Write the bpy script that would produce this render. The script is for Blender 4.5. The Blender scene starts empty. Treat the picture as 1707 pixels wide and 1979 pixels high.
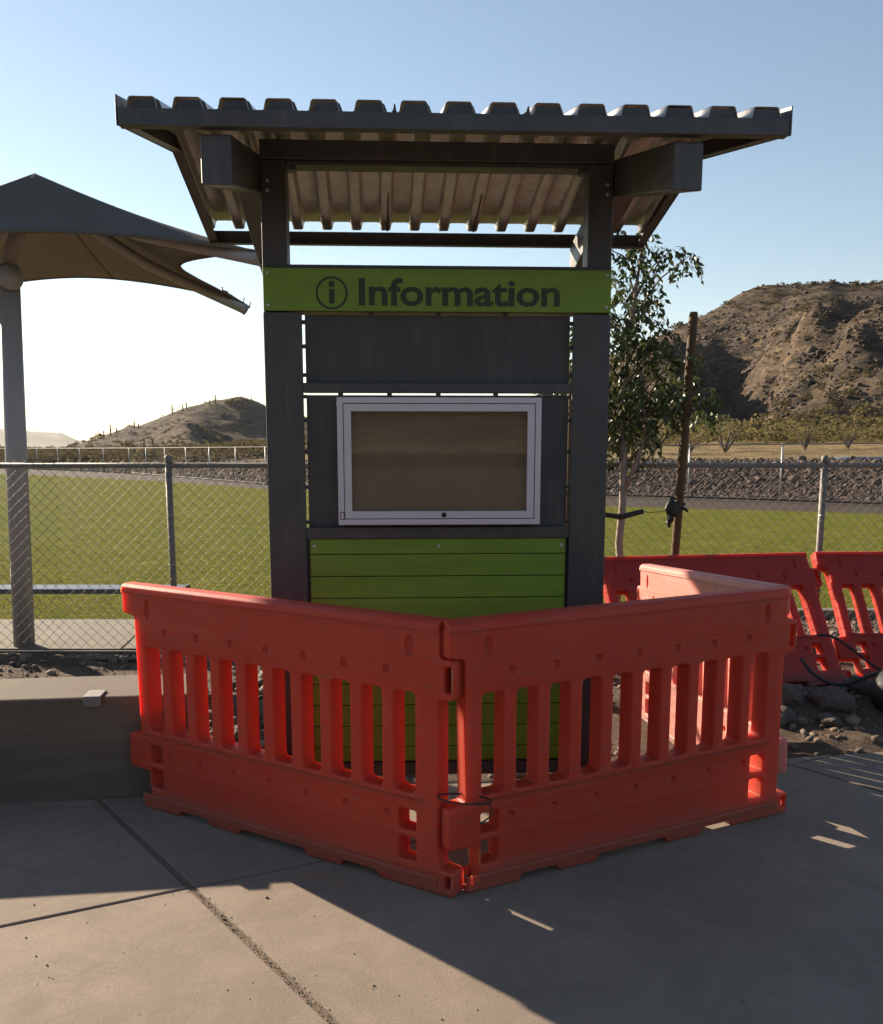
import bpy, bmesh, math, random
import numpy as np
from mathutils import Vector, Matrix, Euler
R = math.radians
random.seed(7); rng = np.random.default_rng(7)
SC = bpy.context.scene
COL = SC.collection

# ---------------------------------------------------------------- camera
cam = bpy.data.cameras.new('camera'); co = bpy.data.objects.new('camera', cam); COL.objects.link(co)
SC.camera = co
co.location = (0, 0, 1.71)
co.rotation_euler = (R(90 - 8.4), 0, 0)
cam.sensor_fit = 'VERTICAL'; cam.sensor_height = 36; cam.sensor_width = 36
cam.lens = 36 * 1707 / 1979
cam.shift_y = (1112 - 989.5) / 1979
cam.clip_start = 0.05; cam.clip_end = 6000

# ---------------------------------------------------------------- light
SUN_EL = 21.9
sun_dir = Vector((-.742 * math.cos(R(SUN_EL)), .670 * math.cos(R(SUN_EL)), math.sin(R(SUN_EL)))).normalized()
W = bpy.data.worlds.new('World'); SC.world = W; W.use_nodes = True
nt = W.node_tree; nt.nodes.clear()
sky = nt.nodes.new('ShaderNodeTexSky'); sky.sky_type = 'NISHITA'; sky.sun_disc = False
sky.sun_elevation = R(SUN_EL); sky.sun_rotation = math.atan2(sun_dir.x, sun_dir.y)
sky.air_density = 1.15; sky.dust_density = .12; sky.ozone_density = 1.2; sky.altitude = 300
bg = nt.nodes.new('ShaderNodeBackground'); bg.inputs[1].default_value = .05
wo = nt.nodes.new('ShaderNodeOutputWorld')
nt.links.new(sky.outputs[0], bg.inputs[0]); nt.links.new(bg.outputs[0], wo.inputs[0])
sl = bpy.data.lights.new('sun', 'SUN'); sl.energy = 5.0; sl.angle = R(.55); sl.color = (1, .84, .64)
so = bpy.data.objects.new('sun', sl); COL.objects.link(so)
so.rotation_euler = (-sun_dir).to_track_quat('-Z', 'Y').to_euler(); so.location = (-20, 20, 12)
SC.view_settings.view_transform = 'Standard'; SC.view_settings.look = 'None'
SC.view_settings.gamma = 1; SC.view_settings.exposure = 1.58
SC.cycles.max_bounces = 8; SC.cycles.transparent_max_bounces = 16

# ---------------------------------------------------------------- helpers
def link(name, me, mat=None, parent=None, smooth=False):
    o = bpy.data.objects.new(name, me); COL.objects.link(o)
    if mat: me.materials.append(mat)
    if parent: o.parent = parent
    if smooth:
        me.polygons.foreach_set('use_smooth', [True] * len(me.polygons))
    return o
def ob(name, bm, mat, parent=None, smooth=False, bevel=0):
    me = bpy.data.meshes.new(name)
    bmesh.ops.recalc_face_normals(bm, faces=bm.faces)
    bm.to_mesh(me); bm.free()
    o = link(name, me, mat, parent, smooth)
    if bevel:
        m = o.modifiers.new('bevel', 'BEVEL'); m.width = bevel; m.segments = 2; m.limit_method = 'ANGLE'; m.angle_limit = R(40)
        m.harden_normals = False
    return o
def tag(o, label, cat=None, group=None, kind=None):
    if label: o['label'] = label
    if cat: o['category'] = cat
    if group: o['group'] = group
    if kind: o['kind'] = kind
    return o
def thing(name, loc, label, cat, rz=0, group=None):
    o = bpy.data.objects.new(name, None); COL.objects.link(o); o.empty_display_size = .1
    o.location = loc; o.rotation_euler = (0, 0, rz)
    return tag(o, label, cat, group)
def B(): return bmesh.new()
def box(bm, x0, x1, y0, y1, z0, z1, M=None):
    vs = [bm.verts.new((x, y, z)) for x in (x0, x1) for y in (y0, y1) for z in (z0, z1)]
    for f in ((0, 1, 3, 2), (4, 6, 7, 5), (0, 4, 5, 1), (2, 3, 7, 6), (0, 2, 6, 4), (1, 5, 7, 3)):
        bm.faces.new([vs[i] for i in f])
    if M: 
        for v in vs: v.co = M @ v.co
    return vs
def tube(bm, pts, r, n=8, cap=True):
    pts = [Vector(p) for p in pts]; rs = r if isinstance(r, (list, tuple)) else [r] * len(pts)
    rings = []; ref = None
    for i, p in enumerate(pts):
        d = (pts[min(i + 1, len(pts) - 1)] - pts[max(i - 1, 0)]).normalized()
        if ref is None:
            ref = Vector((0, 0, 1)) if abs(d.z) < .9 else Vector((1, 0, 0))
        a = d.cross(ref).normalized(); b = d.cross(a).normalized(); ref = -b.cross(d) if False else ref
        rings.append([bm.verts.new(p + (a * math.cos(t) + b * math.sin(t)) * rs[i]) for t in [2 * math.pi * k / n for k in range(n)]])
    for i in range(len(rings) - 1):
        for k in range(n):
            bm.faces.new((rings[i][k], rings[i][(k + 1) % n], rings[i + 1][(k + 1) % n], rings[i + 1][k]))
    if cap:
        bm.faces.new(rings[0]); bm.faces.new(rings[-1][::-1])
def prism(bm, poly, y0, y1, axis='y'):
    def P(a, b, c): return (a, c, b) if axis == 'y' else ((c, a, b) if axis == 'x' else (a, b, c))
    A = [bm.verts.new(P(a, b, y0)) for a, b in poly]; C = [bm.verts.new(P(a, b, y1)) for a, b in poly]
    n = len(poly)
    for i in range(n): bm.faces.new((A[i], A[(i + 1) % n], C[(i + 1) % n], C[i]))
    bm.faces.new(A); bm.faces.new(C[::-1])
def ico(bm, c, r, sub=1, sq=(1, 1, 1), jit=0, rot=None):
    g = bmesh.ops.create_icosphere(bm, subdivisions=sub, radius=1)
    for v in g['verts']:
        k = 1 + random.uniform(-jit, jit)
        q = Vector((v.co.x * sq[0], v.co.y * sq[1], v.co.z * sq[2])) * r * k
        if rot: q = rot @ q
        v.co = Vector(c) + q
def np_mesh(name, V, F, mat, parent=None, smooth=False):
    """V (n,3), F (m,k) arrays -> one object"""
    me = bpy.data.meshes.new(name); V = np.asarray(V, np.float32); F = np.asarray(F, np.int32); k = F.shape[1]
    me.vertices.add(len(V)); me.vertices.foreach_set('co', V.ravel())
    me.loops.add(F.size); me.loops.foreach_set('vertex_index', F.ravel())
    me.polygons.add(len(F)); me.polygons.foreach_set('loop_start', np.arange(0, F.size, k, dtype=np.int32))
    me.polygons.foreach_set('loop_total', np.full(len(F), k, np.int32))
    me.update(calc_edges=True); me.validate()
    return link(name, me, mat, parent, smooth)
def scatter(name, tv, tf, pos, scl, mat, smooth=False, rotz=None, tilt=0.0, jitter=0.0, parent=None):
    tv = np.asarray(tv, float); tf = np.asarray(tf); n = len(pos); m = len(tv)
    a = rng.uniform(0, 2 * np.pi, n) if rotz is None else rotz
    bx = rng.uniform(-tilt, tilt, n); by = rng.uniform(-tilt, tilt, n)
    ca, sa = np.cos(a), np.sin(a)
    scl = np.asarray(scl); 
    if scl.ndim == 1: scl = np.stack([scl] * 3, 1)
    P = tv[None] * scl[:, None, :]
    if jitter: P = P * (1 + rng.uniform(-jitter, jitter, (n, m, 1)))
    x, y, z = P[..., 0], P[..., 1], P[..., 2]
    y, z = y * np.cos(bx)[:, None] - z * np.sin(bx)[:, None], y * np.sin(bx)[:, None] + z * np.cos(bx)[:, None]
    x, z = x * np.cos(by)[:, None] + z * np.sin(by)[:, None], -x * np.sin(by)[:, None] + z * np.cos(by)[:, None]
    X = x * ca[:, None] - y * sa[:, None] + pos[:, 0:1]; Y = x * sa[:, None] + y * ca[:, None] + pos[:, 1:2]; Z = z + pos[:, 2:3]
    V = np.stack([X, Y, Z], -1).reshape(-1, 3)
    F = (tf[None] + (np.arange(n) * m)[:, None, None]).reshape(-1, tf.shape[1])
    return np_mesh(name, V, F, mat, parent, smooth)
def ico_t(sub=1):
    b = bmesh.new(); bmesh.ops.create_icosphere(b, subdivisions=sub, radius=1)
    b.verts.ensure_lookup_table()
    v = np.array([q.co[:] for q in b.verts]); f = np.array([[q.index for q in p.verts] for p in b.faces]); b.free()
    return v, f
_perm = rng.permutation(512); _val = rng.uniform(-1, 1, 512)
def vnoise(x, y):
    x = np.asarray(x, float); y = np.asarray(y, float)
    xi = np.floor(x).astype(int); yi = np.floor(y).astype(int); fx = x - xi; fy = y - yi
    fx = fx * fx * (3 - 2 * fx); fy = fy * fy * (3 - 2 * fy)
    h = lambda a, b: _val[_perm[(a + _perm[b & 511]) & 511]]
    return (h(xi, yi) * (1 - fx) + h(xi + 1, yi) * fx) * (1 - fy) + (h(xi, yi + 1) * (1 - fx) + h(xi + 1, yi + 1) * fx) * fy
def fbm(x, y, o=4, g=.5):
    s = 0; a = 1
    for i in range(o): s = s + a * vnoise(x * 2 ** i + 17 * i, y * 2 ** i + 31 * i); a *= g
    return s

# ---------------------------------------------------------------- materials
class N:
    def __init__(s, name):
        s.m = bpy.data.materials.new(name); s.m.use_nodes = True; s.t = s.m.node_tree; s.n = s.t.nodes
        s.p = s.n['Principled BSDF']; s.out = s.n['Material Output']
        s.tc = s.n.new('ShaderNodeTexCoord'); s.v = s.tc.outputs['Object']
    def L(s, a, b): s.t.links.new(a, b)
    def noise(s, scale, detail=5, rough=.6, vec=None, sc=None, dist=0):
        n = s.n.new('ShaderNodeTexNoise'); n.inputs['Scale'].default_value = scale; n.inputs['Detail'].default_value = detail
        n.inputs['Roughness'].default_value = rough; n.inputs['Distortion'].default_value = dist
        v = vec or s.v
        if sc:
            mp = s.n.new('ShaderNodeMapping'); mp.inputs['Scale'].default_value = sc; s.L(v, mp.inputs[0]); v = mp.outputs[0]
        s.L(v, n.inputs['Vector']); return n.outputs['Fac']
    def vor(s, scale, feat='F1', out='Distance', sc=None):
        n = s.n.new('ShaderNodeTexVoronoi'); n.inputs['Scale'].default_value = scale; n.feature = feat
        v = s.v
        if sc:
            mp = s.n.new('ShaderNodeMapping'); mp.inputs['Scale'].default_value = sc; s.L(v, mp.inputs[0]); v = mp.outputs[0]
        s.L(v, n.inputs['Vector']); return n.outputs[out]
    def ramp(s, fac, stops, interp='LINEAR'):
        r = s.n.new('ShaderNodeValToRGB'); r.color_ramp.interpolation = interp; e = r.color_ramp.elements
        while len(e) < len(stops): e.new(.5)
        for q, (p, c) in zip(e, stops):
            q.position = p; q.color = (*c, 1) if isinstance(c, tuple) else (c, c, c, 1)
        s.L(fac, r.inputs[0]); return r.outputs[0]
    def mix(s, fac, a, b, mode='MIX'):
        m = s.n.new('ShaderNodeMix'); m.data_type = 'RGBA'; m.blend_type = mode; m.clamp_factor = True
        for i, v in ((0, fac), (6, a), (7, b)):
            if hasattr(v, 'is_linked') or hasattr(v, 'links'): s.L(v, m.inputs[i])
            elif i == 0: m.inputs[0].default_value = v
            else: m.inputs[i].default_value = (*v, 1)
        return m.outputs[2]
    def math(s, op, a, b=None):
        m = s.n.new('ShaderNodeMath'); m.operation = op
        for i, v in enumerate((a, b)):
            if v is None: continue
            if hasattr(v, 'links'): s.L(v, m.inputs[i])
            else: m.inputs[i].default_value = v
        return m.outputs[0]
    def bump(s, h, st=.3, d=.01, prev=None):
        b = s.n.new('ShaderNodeBump'); b.inputs['Strength'].default_value = st; b.inputs['Distance'].default_value = d
        s.L(h, b.inputs['Height'])
        if prev: s.L(prev, b.inputs['Normal'])
        return b.outputs[0]
    def done(s, col=None, rough=.8, metal=0, nrm=None, spec=.5):
        if col is not None:
            if hasattr(col, 'links'): s.L(col, s.p.inputs['Base Color'])
            else: s.p.inputs['Base Color'].default_value = (*col, 1)
        if hasattr(rough, 'links'): s.L(rough, s.p.inputs['Roughness'])
        else: s.p.inputs['Roughness'].default_value = rough
        s.p.inputs['Metallic'].default_value = metal; s.p.inputs['Specular IOR Level'].default_value = spec
        if nrm: s.L(nrm, s.p.inputs['Normal'])
        return s.m

def simple(name, col, rough=.6, metal=0, var=.15, scale=6, bump=.1, bscale=120, spec=.5, streak=None, dust=0):
    n = N(name); f = n.noise(scale, 6, .65, sc=streak)
    c = n.ramp(f, [(.25, tuple(v * (1 - var) for v in col)), (.75, tuple(min(1, v * (1 + var)) for v in col))])
    if dust:
        c = n.mix(n.ramp(n.noise(7, 8, .75, sc=(3, 3, .35)), [(.48, 0.0), (.72, dust)]), c, (.17, .145, .12))
        c = n.mix(n.ramp(n.noise(60, 4, .7), [(.66, 0.0), (.74, dust * 1.3)]), c, (.20, .18, .15))
        rough = n.ramp(n.noise(4, 6, .7), [(.3, rough - .08), (.7, rough + .14)])
    return n.done(c, rough, metal, n.bump(n.noise(bscale, 3), bump, .002) if bump else None, spec)

def m_concrete(name, col, form=False):
    n = N(name)
    a = n.noise(.9, 6, .62); b = n.noise(5, 8, .7); g = n.noise(160, 4, .7); sp = n.vor(38)
    c = n.ramp(a, [(.3, tuple(v * .74 for v in col)), (.5, col), (.7, tuple(v * 1.15 for v in col))])
    c = n.mix(n.ramp(b, [(.35, .35), (.62, 0.0)]), c, tuple(v * .74 for v in col))
    c = n.mix(n.ramp(g, [(.3, .55), (.7, 0.0)]), c, tuple(v * .62 for v in col))
    st = n.noise(1.6, 7, .75, dist=1.2)
    c = n.mix(n.ramp(n.noise(2.7, 9, .8, dist=.6), [(.44, 0.0), (.60, .55)]), c, tuple(v * .68 for v in col))
    c = n.mix(n.ramp(n.noise(320, 2, .5), [(.36, .75), (.46, 0.0)]), c, tuple(v * .5 for v in col))
    c = n.mix(n.ramp(st, [(.52, 0.0), (.62, .45)]), c, (col[0] * .62, col[1] * .6, col[2] * .58))
    c = n.mix(n.ramp(sp, [(.0, .5), (.10, .0)]), c, (.07, .06, .05))
    if form:
        c = n.mix(n.ramp(n.noise(2.2, 7, .75, sc=(.5, .5, 7)), [(.42, .65), (.62, 0.0)]), c, tuple(v * .55 for v in col))
    else:
        cr = n.vor(.55, feat='DISTANCE_TO_EDGE'); wb = n.noise(3, 6, .7)
        c = n.mix(n.ramp(n.math('ADD', cr, n.math('MULTIPLY', n.math('SUBTRACT', wb, .5), .12)), [(.0, .0), (.0015, .55), (.004, 0.0)]), c, tuple(v * .35 for v in col))
        fl = n.noise(1.1, 9, .8, dist=2.0, sc=(1, 1.6, 1))
        c = n.mix(n.ramp(fl, [(.50, 0.0), (.57, .5), (.66, .12)]), c, tuple(v * .62 for v in col))
    nr = n.bump(n.noise(90, 6, .7), .3, .006); nr = n.bump(n.noise(6, 4), .15, .01, nr)
    # broom marks
    nr = n.bump(n.noise(14, 3, .6, sc=(9, .8, 1)), .08, .004, nr)
    return n.done(c, .9, 0, nr, .3)
CONC = m_concrete('plaza concrete', (.278, .220, .174))
CONC2 = m_concrete('sidewalk concrete', (.20, .172, .136))
WALLC = m_concrete('seat wall concrete', (.170, .130, .098), True)
n = N('joint sand'); c = n.ramp(n.noise(130, 5, .8), [(.3, (.12, .092, .068)), (.7, (.24, .19, .138))])
JOINT = n.done(c, .95, 0, n.bump(n.noise(150, 5), .8, .01), .2)
def m_soil(name, a, b, c3, s=1):
    n = N(name)
    c = n.ramp(n.noise(2.2 * s, 8, .7), [(.3, a), (.5, b), (.72, c3)])
    c = n.mix(n.ramp(n.noise(60 * s, 6, .8), [(.35, .6), (.65, 0.0)]), c, tuple(v * .45 for v in a))
    nr = n.bump(n.noise(30 * s, 8, .75), .7, .03 / s); nr = n.bump(n.vor(45 * s), .3, .01 / s, nr)
    return n.done(c, .95, 0, nr, .2)
SOIL = m_soil('planter soil', (.085, .058, .040), (.13, .09, .065), (.20, .15, .105))
TRACK = m_soil('warning track clay', (.045, .033, .027), (.065, .048, .038), (.09, .068, .053), .4)
n = N('turf')
mow = n.noise(.35, 3, .5); c = n.ramp(n.noise(1.2, 7, .7), [(.3, (.110, .120, .022)), (.55, (.155, .155, .030)), (.75, (.215, .190, .055))])
c = n.mix(n.ramp(n.noise(11, 8, .85, sc=(.35, 1.2, 1)), [(.42, .85), (.56, 0.0)]), c, (.038, .045, .010))
c = n.mix(n.ramp(n.noise(.8, 8, .75, dist=.8), [(.60, 0.0), (.70, .4)]), c, (.18, .15, .065))
nr = n.bump(n.noise(60, 8, .8), .6, .02)
TURF = n.done(c, 1, 0, nr, .01)
def m_blade(name, a, b, tr=.3, rough=.6):
    n = N(name)
    oi = n.n.new('ShaderNodeNewGeometry')
    c = n.ramp(oi.outputs['Random Per Island'], [(.1, a), (.9, b)])
    n.done(c, rough, 0, None, .3 if rough < .5 else .05)
    t = n.n.new('ShaderNodeBsdfTranslucent'); n.L(c, t.inputs[0])
    mx = n.n.new('ShaderNodeMixShader'); mx.inputs[0].default_value = tr
    n.L(n.p.outputs[0], mx.inputs[1]); n.L(t.outputs[0], mx.inputs[2]); n.L(mx.outputs[0], n.out.inputs[0])
    return n.m
BLADE = m_blade('grass blades', (.095, .105, .018), (.25, .232, .055), .45)
LEAF = m_blade('tree leaves', (.030, .040, .015), (.090, .112, .032), .32, .36)
SCRUB = m_blade('desert scrub', (.09, .078, .035), (.18, .145, .065), .5, .9)
SCRUBD = m_blade('desert scrub far', (.065, .055, .03), (.13, .10, .05), .35, .9)
def m_stone(name, a, b, rough=.85):
    n = N(name); g = n.n.new('ShaderNodeNewGeometry')
    c = n.ramp(g.outputs['Random Per Island'], [(.0, a), (.5, b), (1, tuple((x + y) * .42 for x, y in zip(a, b)))])
    c = n.mix(n.ramp(n.noise(35, 6, .7), [(.35, .5), (.65, 0.0)]), c, tuple(v * .5 for v in a))
    return n.done(c, rough, 0, n.bump(n.noise(50, 6, .7), .4, .01), .3)
GRAVEL = m_stone('gravel', (.10, .073, .054), (.25, .195, .15))
RIPRAP = m_stone('riprap stone', (.045, .030, .025), (.115, .075, .058))
SANDM = m_stone('sand grain', (.20, .155, .11), (.34, .27, .20))
HILLR = m_stone('hill rock', (.030, .022, .019), (.10, .07, .052))
BOULD = m_stone('boulder stone', (.085, .072, .06), (.12, .10, .085))
n = N('terrain')
base = n.ramp(n.noise(.05, 8, .7), [(.35, (.060, .043, .034)), (.52, (.100, .071, .050)), (.7, (.165, .118, .075))])
dark = n.ramp(n.noise(.35, 8, .75), [(.45, .0), (.56, .75)])
c = n.mix(dark, base, (.035, .026, .022))
c = n.mix(n.ramp(n.vor(.42, sc=(1, 1, .5)), [(.15, .55), (.45, .0)]), c, (.035, .030, .022))
nr = n.bump(n.noise(.25, 9, .75), .9, 1.6)
vl = n.n.new('ShaderNodeVectorMath'); vl.operation = 'LENGTH'; n.L(n.v, vl.inputs[0])
strk = n.noise(.55, 8, .75, sc=(.6, .6, 2.6), dist=.6)
c = n.mix(n.ramp(strk, [(.50, 0.0), (.60, .75)]), c, (.215, .155, .095))
c = n.mix(n.ramp(n.noise(.09, 7, .7), [(.50, 0.0), (.62, .6)]), c, (.050, .043, .034))
str_ = n.ramp(n.math('MULTIPLY', vl.outputs['Value'], .01), [(.70, 1.0), (1.0, 0.0)])
sz_ = n.n.new('ShaderNodeSeparateXYZ'); n.L(n.v, sz_.inputs[0]); zr_ = n.ramp(sz_.outputs[2], [(.85, 0.0), (1.0, 1.0)])
straw = n.ramp(n.noise(.9, 7, .75, sc=(1, .6, 1)), [(.38, (.12, .085, .045)), (.5, (.25, .18, .085)), (.7, (.34, .255, .12))])
c = n.mix(str_, c, straw)
bk_ = n.ramp(n.noise(3, 7, .75), [(.35, (.050, .033, .027)), (.65, (.105, .070, .055))])
c = n.mix(zr_, bk_, c)
TERR = n.done(c, .95, 0, nr, .1)
n = N('far mountain'); MTN = n.done(n.ramp(n.noise(.01, 6), [(.4, (.13, .11, .09)), (.6, (.2, .17, .13))]), .95, 0, None, .1)
DARKM = simple('dark bronze powder coat', (.046, .043, .043), .44, 0, .14, 9, .12, 500, dust=.22)
DARKP = simple('dark panel coat', (.040, .038, .038), .5, 0, .14, 5, .12, 500, dust=.20)
LIME = simple('lime green board', (.140, .235, .012), .5, 0, .16, 3, .10, 90, streak=(1, 1, 5), dust=.12)
LETTER = simple('sign lettering', (.020, .034, .014), .6, 0, .1, 30, 0)
ALU = simple('satin aluminium', (.52, .49, .53), .45, .35, .06, 12, .05, 200)
GALV = simple('galvanised steel', (.46, .46, .46), .48, .55, .2, 25, .1, 150)
GALVD = simple('weathered galvanised pipe', (.17, .155, .145), .65, .15, .2, 25, .1, 150)
WIREM = simple('chain link wire', (.24, .22, .19), .45, .5, .15, 40, 0)
n = N('galvanised roof deck')
sp = n.vor(28, out='Color'); bwn = n.n.new('ShaderNodeRGBToBW'); n.L(sp, bwn.inputs[0])
c = n.ramp(bwn.outputs[0], [(.2, (.44, .41, .385)), (.8, (.52, .49, .46))])
c = n.mix(n.ramp(n.noise(3, 6, .7), [(.5, 0.0), (.8, .2)]), c, (.30, .27, .23))
DECK = n.done(c, n.ramp(n.noise(9, 4), [(.3, .3), (.7, .48)]), .75, n.bump(n.noise(5, 2), .03, .01))
def m_plastic(name, col, dirt, amt=.35, sss=.6):
    n = N(name)
    a = n.noise(2.0, 7, .7); b = n.noise(9, 8, .75, sc=(1, 1, .4))
    c = n.mix(n.ramp(a, [(.35, 0.0), (.75, amt)]), col, dirt)
    c = n.mix(n.ramp(b, [(.56, 0.0), (.74, .35)]), c, tuple(v * .55 for v in col))
    scr = n.noise(30, 6, .8, sc=(1, 1, 6))
    c = n.mix(n.ramp(scr, [(.56, 0.0), (.64, .5)]), c, dirt)
    c = n.mix(n.ramp(n.noise(13, 7, .8, sc=(.25, 1, 2.5), dist=1.5), [(.56, 0.0), (.63, .5)]), c, (.22, .10, .075))
    c = n.mix(n.ramp(n.noise(110, 3, .6), [(.62, 0.0), (.70, .5)]), c, (.15, .06, .045))
    # dust splashed up from the ground
    sx = n.n.new('ShaderNodeSeparateXYZ'); n.L(n.v, sx.inputs[0])
    dz = n.ramp(n.math('ADD', sx.outputs[2], n.math('MULTIPLY', a, .12)), [(.05, .38), (.22, 0.0)])
    c = n.mix(dz, c, (.20, .11, .075))
    n.p.inputs['Subsurface Weight'].default_value = sss
    n.p.inputs['Subsurface Radius'].default_value = (1, .18, .08); n.p.inputs['Subsurface Scale'].default_value = .15
    nr = n.bump(n.noise(220, 4, .7), .12, .002); nr = n.bump(n.noise(3.5, 3), .12, .02, nr)
    return n.done(c, n.ramp(b, [(.3, .46), (.7, .62)]), 0, nr, .28)
PL_A = m_plastic('orange red plastic', (.42, .038, .017), (.44, .090, .055))
PL_B = m_plastic('deep orange red plastic', (.32, .018, .010), (.34, .05, .03))
PL_P = m_plastic('sun faded pink plastic', (.42, .155, .125), (.48, .23, .20), .5)
WHITEP = simple('off white painted steel', (.28, .26, .25), .5, 0, .08, 6, .08, 200)
n = N('shade fabric'); wv = n.n.new('ShaderNodeTexWave'); wv.inputs['Scale'].default_value = 160; n.L(n.v, wv.inputs[0])
c = n.ramp(n.noise(3, 5), [(.3, (.15, .135, .115)), (.7, (.19, .17, .145))])
n.done(c, .85, 0, n.bump(wv.outputs['Fac'], .15, .002), .2)
tr = n.n.new('ShaderNodeBsdfTranslucent'); tr.inputs[0].default_value = (.26, .22, .18, 1)
mx = n.n.new('ShaderNodeMixShader'); mx.inputs[0].default_value = .38
n.L(n.p.outputs[0], mx.inputs[1]); n.L(tr.outputs[0], mx.inputs[2]); n.L(mx.outputs[0], n.out.inputs[0]); FABRIC = n.m
BARK = simple('pale bark', (.27, .21, .17), .9, 0, .3, 25, .5, 60)
TWIG = simple('twig bark', (.12, .09, .065), .9, 0, .3, 25, .3, 60)
STAKE = simple('weathered stake wood', (.085, .046, .016), .85, 0, .35, 20, .4, 60, streak=(4, 4, .4))
BLACK = simple('black rubber', (.012, .012, .013), .6, 0, .2, 10, .1, 100)
CORK = simple('cork with painted reflection', (.255, .19, .145), .9, 0, .22, 2.2, .3, 220)  # cork brown; its broad mottling also stands in for hazy reflections on the glass
CACT = simple('saguaro skin', (.07, .075, .05), .9, 0, .2, 3, 0)
BLUE = simple('blue tarp', (.08, .13, .24), .6, 0, .2, 5, 0)
NAVY = simple('bench plank', (.075, .08, .10), .35, .3, .15, 9, .05, 100)
n = N('case glazing'); n.n.remove(n.p)
tb = n.n.new('ShaderNodeBsdfTransparent'); gb = n.n.new('ShaderNodeBsdfGlossy'); gb.inputs['Roughness'].default_value = .03
fr = n.n.new('ShaderNodeFresnel'); fr.inputs[0].default_value = 1.75
ms = n.n.new('ShaderNodeMixShader'); n.L(fr.outputs[0], ms.inputs[0]); n.L(tb.outputs[0], ms.inputs[1]); n.L(gb.outputs[0], ms.inputs[2])
n.L(ms.outputs[0], n.out.inputs[0]); GLASS = n.m

# ================================================================ SETTING
# far fence line (x, y, fence top z)
FL = [(-60, 84, 1.4), (-32.7, 65.9, 1.45), (-18.9, 53.9, 1.52), (-7.6, 38.45, 1.62), (5.58, 30.2, 1.68), (12.8, 25.7, 1.76), (24, 19.5, 1.8), (34, 12, 1.8)]
FLa = np.array([math.atan2(x, y) for x, y, z in FL]); FLr = np.array([math.hypot(x, y) for x, y, z in FL])
def fence_r(az): return np.interp(az, FLa, FLr)
# skylines: tan(horizontal angle) -> tan(elevation)
RS = np.array([(-.02, -.01), (.06, .03), (.12, .07), (.18, .100), (.236, .1195), (.279, .140), (.306, .1555), (.319, .163), (.338, .1715), (.356, .1755), (.386, .1755), (.423, .1785), (.452, .1765), (.482, .179), (.54, .186), (.65, .19), (.8, .17), (1.1, .13)])
LS = np.array([(-1.2, 0), (-.60, -.004), (-.43, -.002), (-.382, .0135), (-.357, .0205), (-.349, .0255), (-.34, .0235), (-.311, .0335), (-.28, .0430), (-.255, .0502), (-.2375, .0525), (-.2233, .0548), (-.209, .0505), (-.193, .0425), (-.16, .032), (-.1, .018), (0, .006), (.1, 0), (1, 0)])
def smooth(t): t = np.clip(t, 0, 1); return t * t * (3 - 2 * t)
def height(x, y):
    x = np.asarray(x, float); y = np.asarray(y, float)
    az = np.arctan2(x, y); r = np.hypot(x, y); t = np.tan(az); d = r - fence_r(az)
    bankh = np.interp(az, [-.6, -.33, -.2, -.05, .6], [.12, .2, .85, 1.1, 1.15])
    h = bankh * smooth((d - .8) / 4.2)
    k = np.interp(t, [-.4, 0, .2, .5], [.002, .012, .030, .038])
    h = h + k * np.clip(d - 6, 0, 110)
    rg = fbm(x / 34, y / 34, 5, .5); rd = 1 - np.abs(fbm(x / 30 + 9, y / 30 + 3, 4, .5)) * 1.6
    S = np.interp(t, RS[:, 0], RS[:, 1]); zs = 1.71 + S * 195 * np.cos(az)
    pr = np.clip((r - 98) / (195 - 98), 0, 1.12)
    prof = np.where(pr < 1, pr ** .86 * (1 - .12 * np.sin(pr * math.pi)), 1 - (pr - 1) * 2.2)
    hr = (zs - 5.3) * prof
    # bowl and gullies on the right hill
    env = np.clip(pr * np.clip(1 - pr, 0, 1) ** 1.7 * 6, 0, 1) * (S > .05)
    hr = hr + env * 3.2 * np.exp(-((t - .262) / .03) ** 2) - env * 8.0 * np.exp(-((t - .325 - .05 * (pr - .5)) / .045) ** 2) + env * 2.6 * smooth((t - .35) / .07) - env * 1.6 * np.exp(-((t - .47 - .16 * (pr - .5)) / .02) ** 2) - env * 1.3 * np.exp(-((t - .40 - .12 * (pr - .5)) / .012) ** 2)
    hr = hr + env * (rg * 3.0 + (rd - .5) * 3.4 + fbm(x / 11, y / 11, 5, .62) * 1.5)
    hr = np.where(r > 98, np.maximum(hr, 0), 0)
    S2 = np.interp(t, LS[:, 0], LS[:, 1]); zs2 = 1.71 + S2 * 300 * np.cos(az)
    p2 = np.clip((r - 150) / 150, 0, 1.2); prof2 = np.where(p2 < 1, .30 * np.clip((r - 150) / 110, 0, 1) + .70 * smooth((r - 250) / 52), 1 - (p2 - 1) * 2)
    env2 = np.clip(p2 * (1 - p2) * 4, 0, 1) * (S2 > .004)
    h2 = np.maximum(zs2 - 1.6, 0) * prof2 + env2 * (rg * 1.2 + (rd - .5) * 1.5 + 3.0 * np.exp(-((t + .285) / .022) ** 2) - 5.5 * np.exp(-((t + .212) / .042) ** 2)) * np.clip(S2 / .04, 0, 1)
    h = h + np.maximum(hr, 0) + np.maximum(h2, 0)
    h = h + fbm(x / 3, y / 3, 4) * .05 * smooth((d - 1) / 3) + fbm(x / 7, y / 7, 4) * .3 * smooth((d - 30) / 40)
    return h
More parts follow.
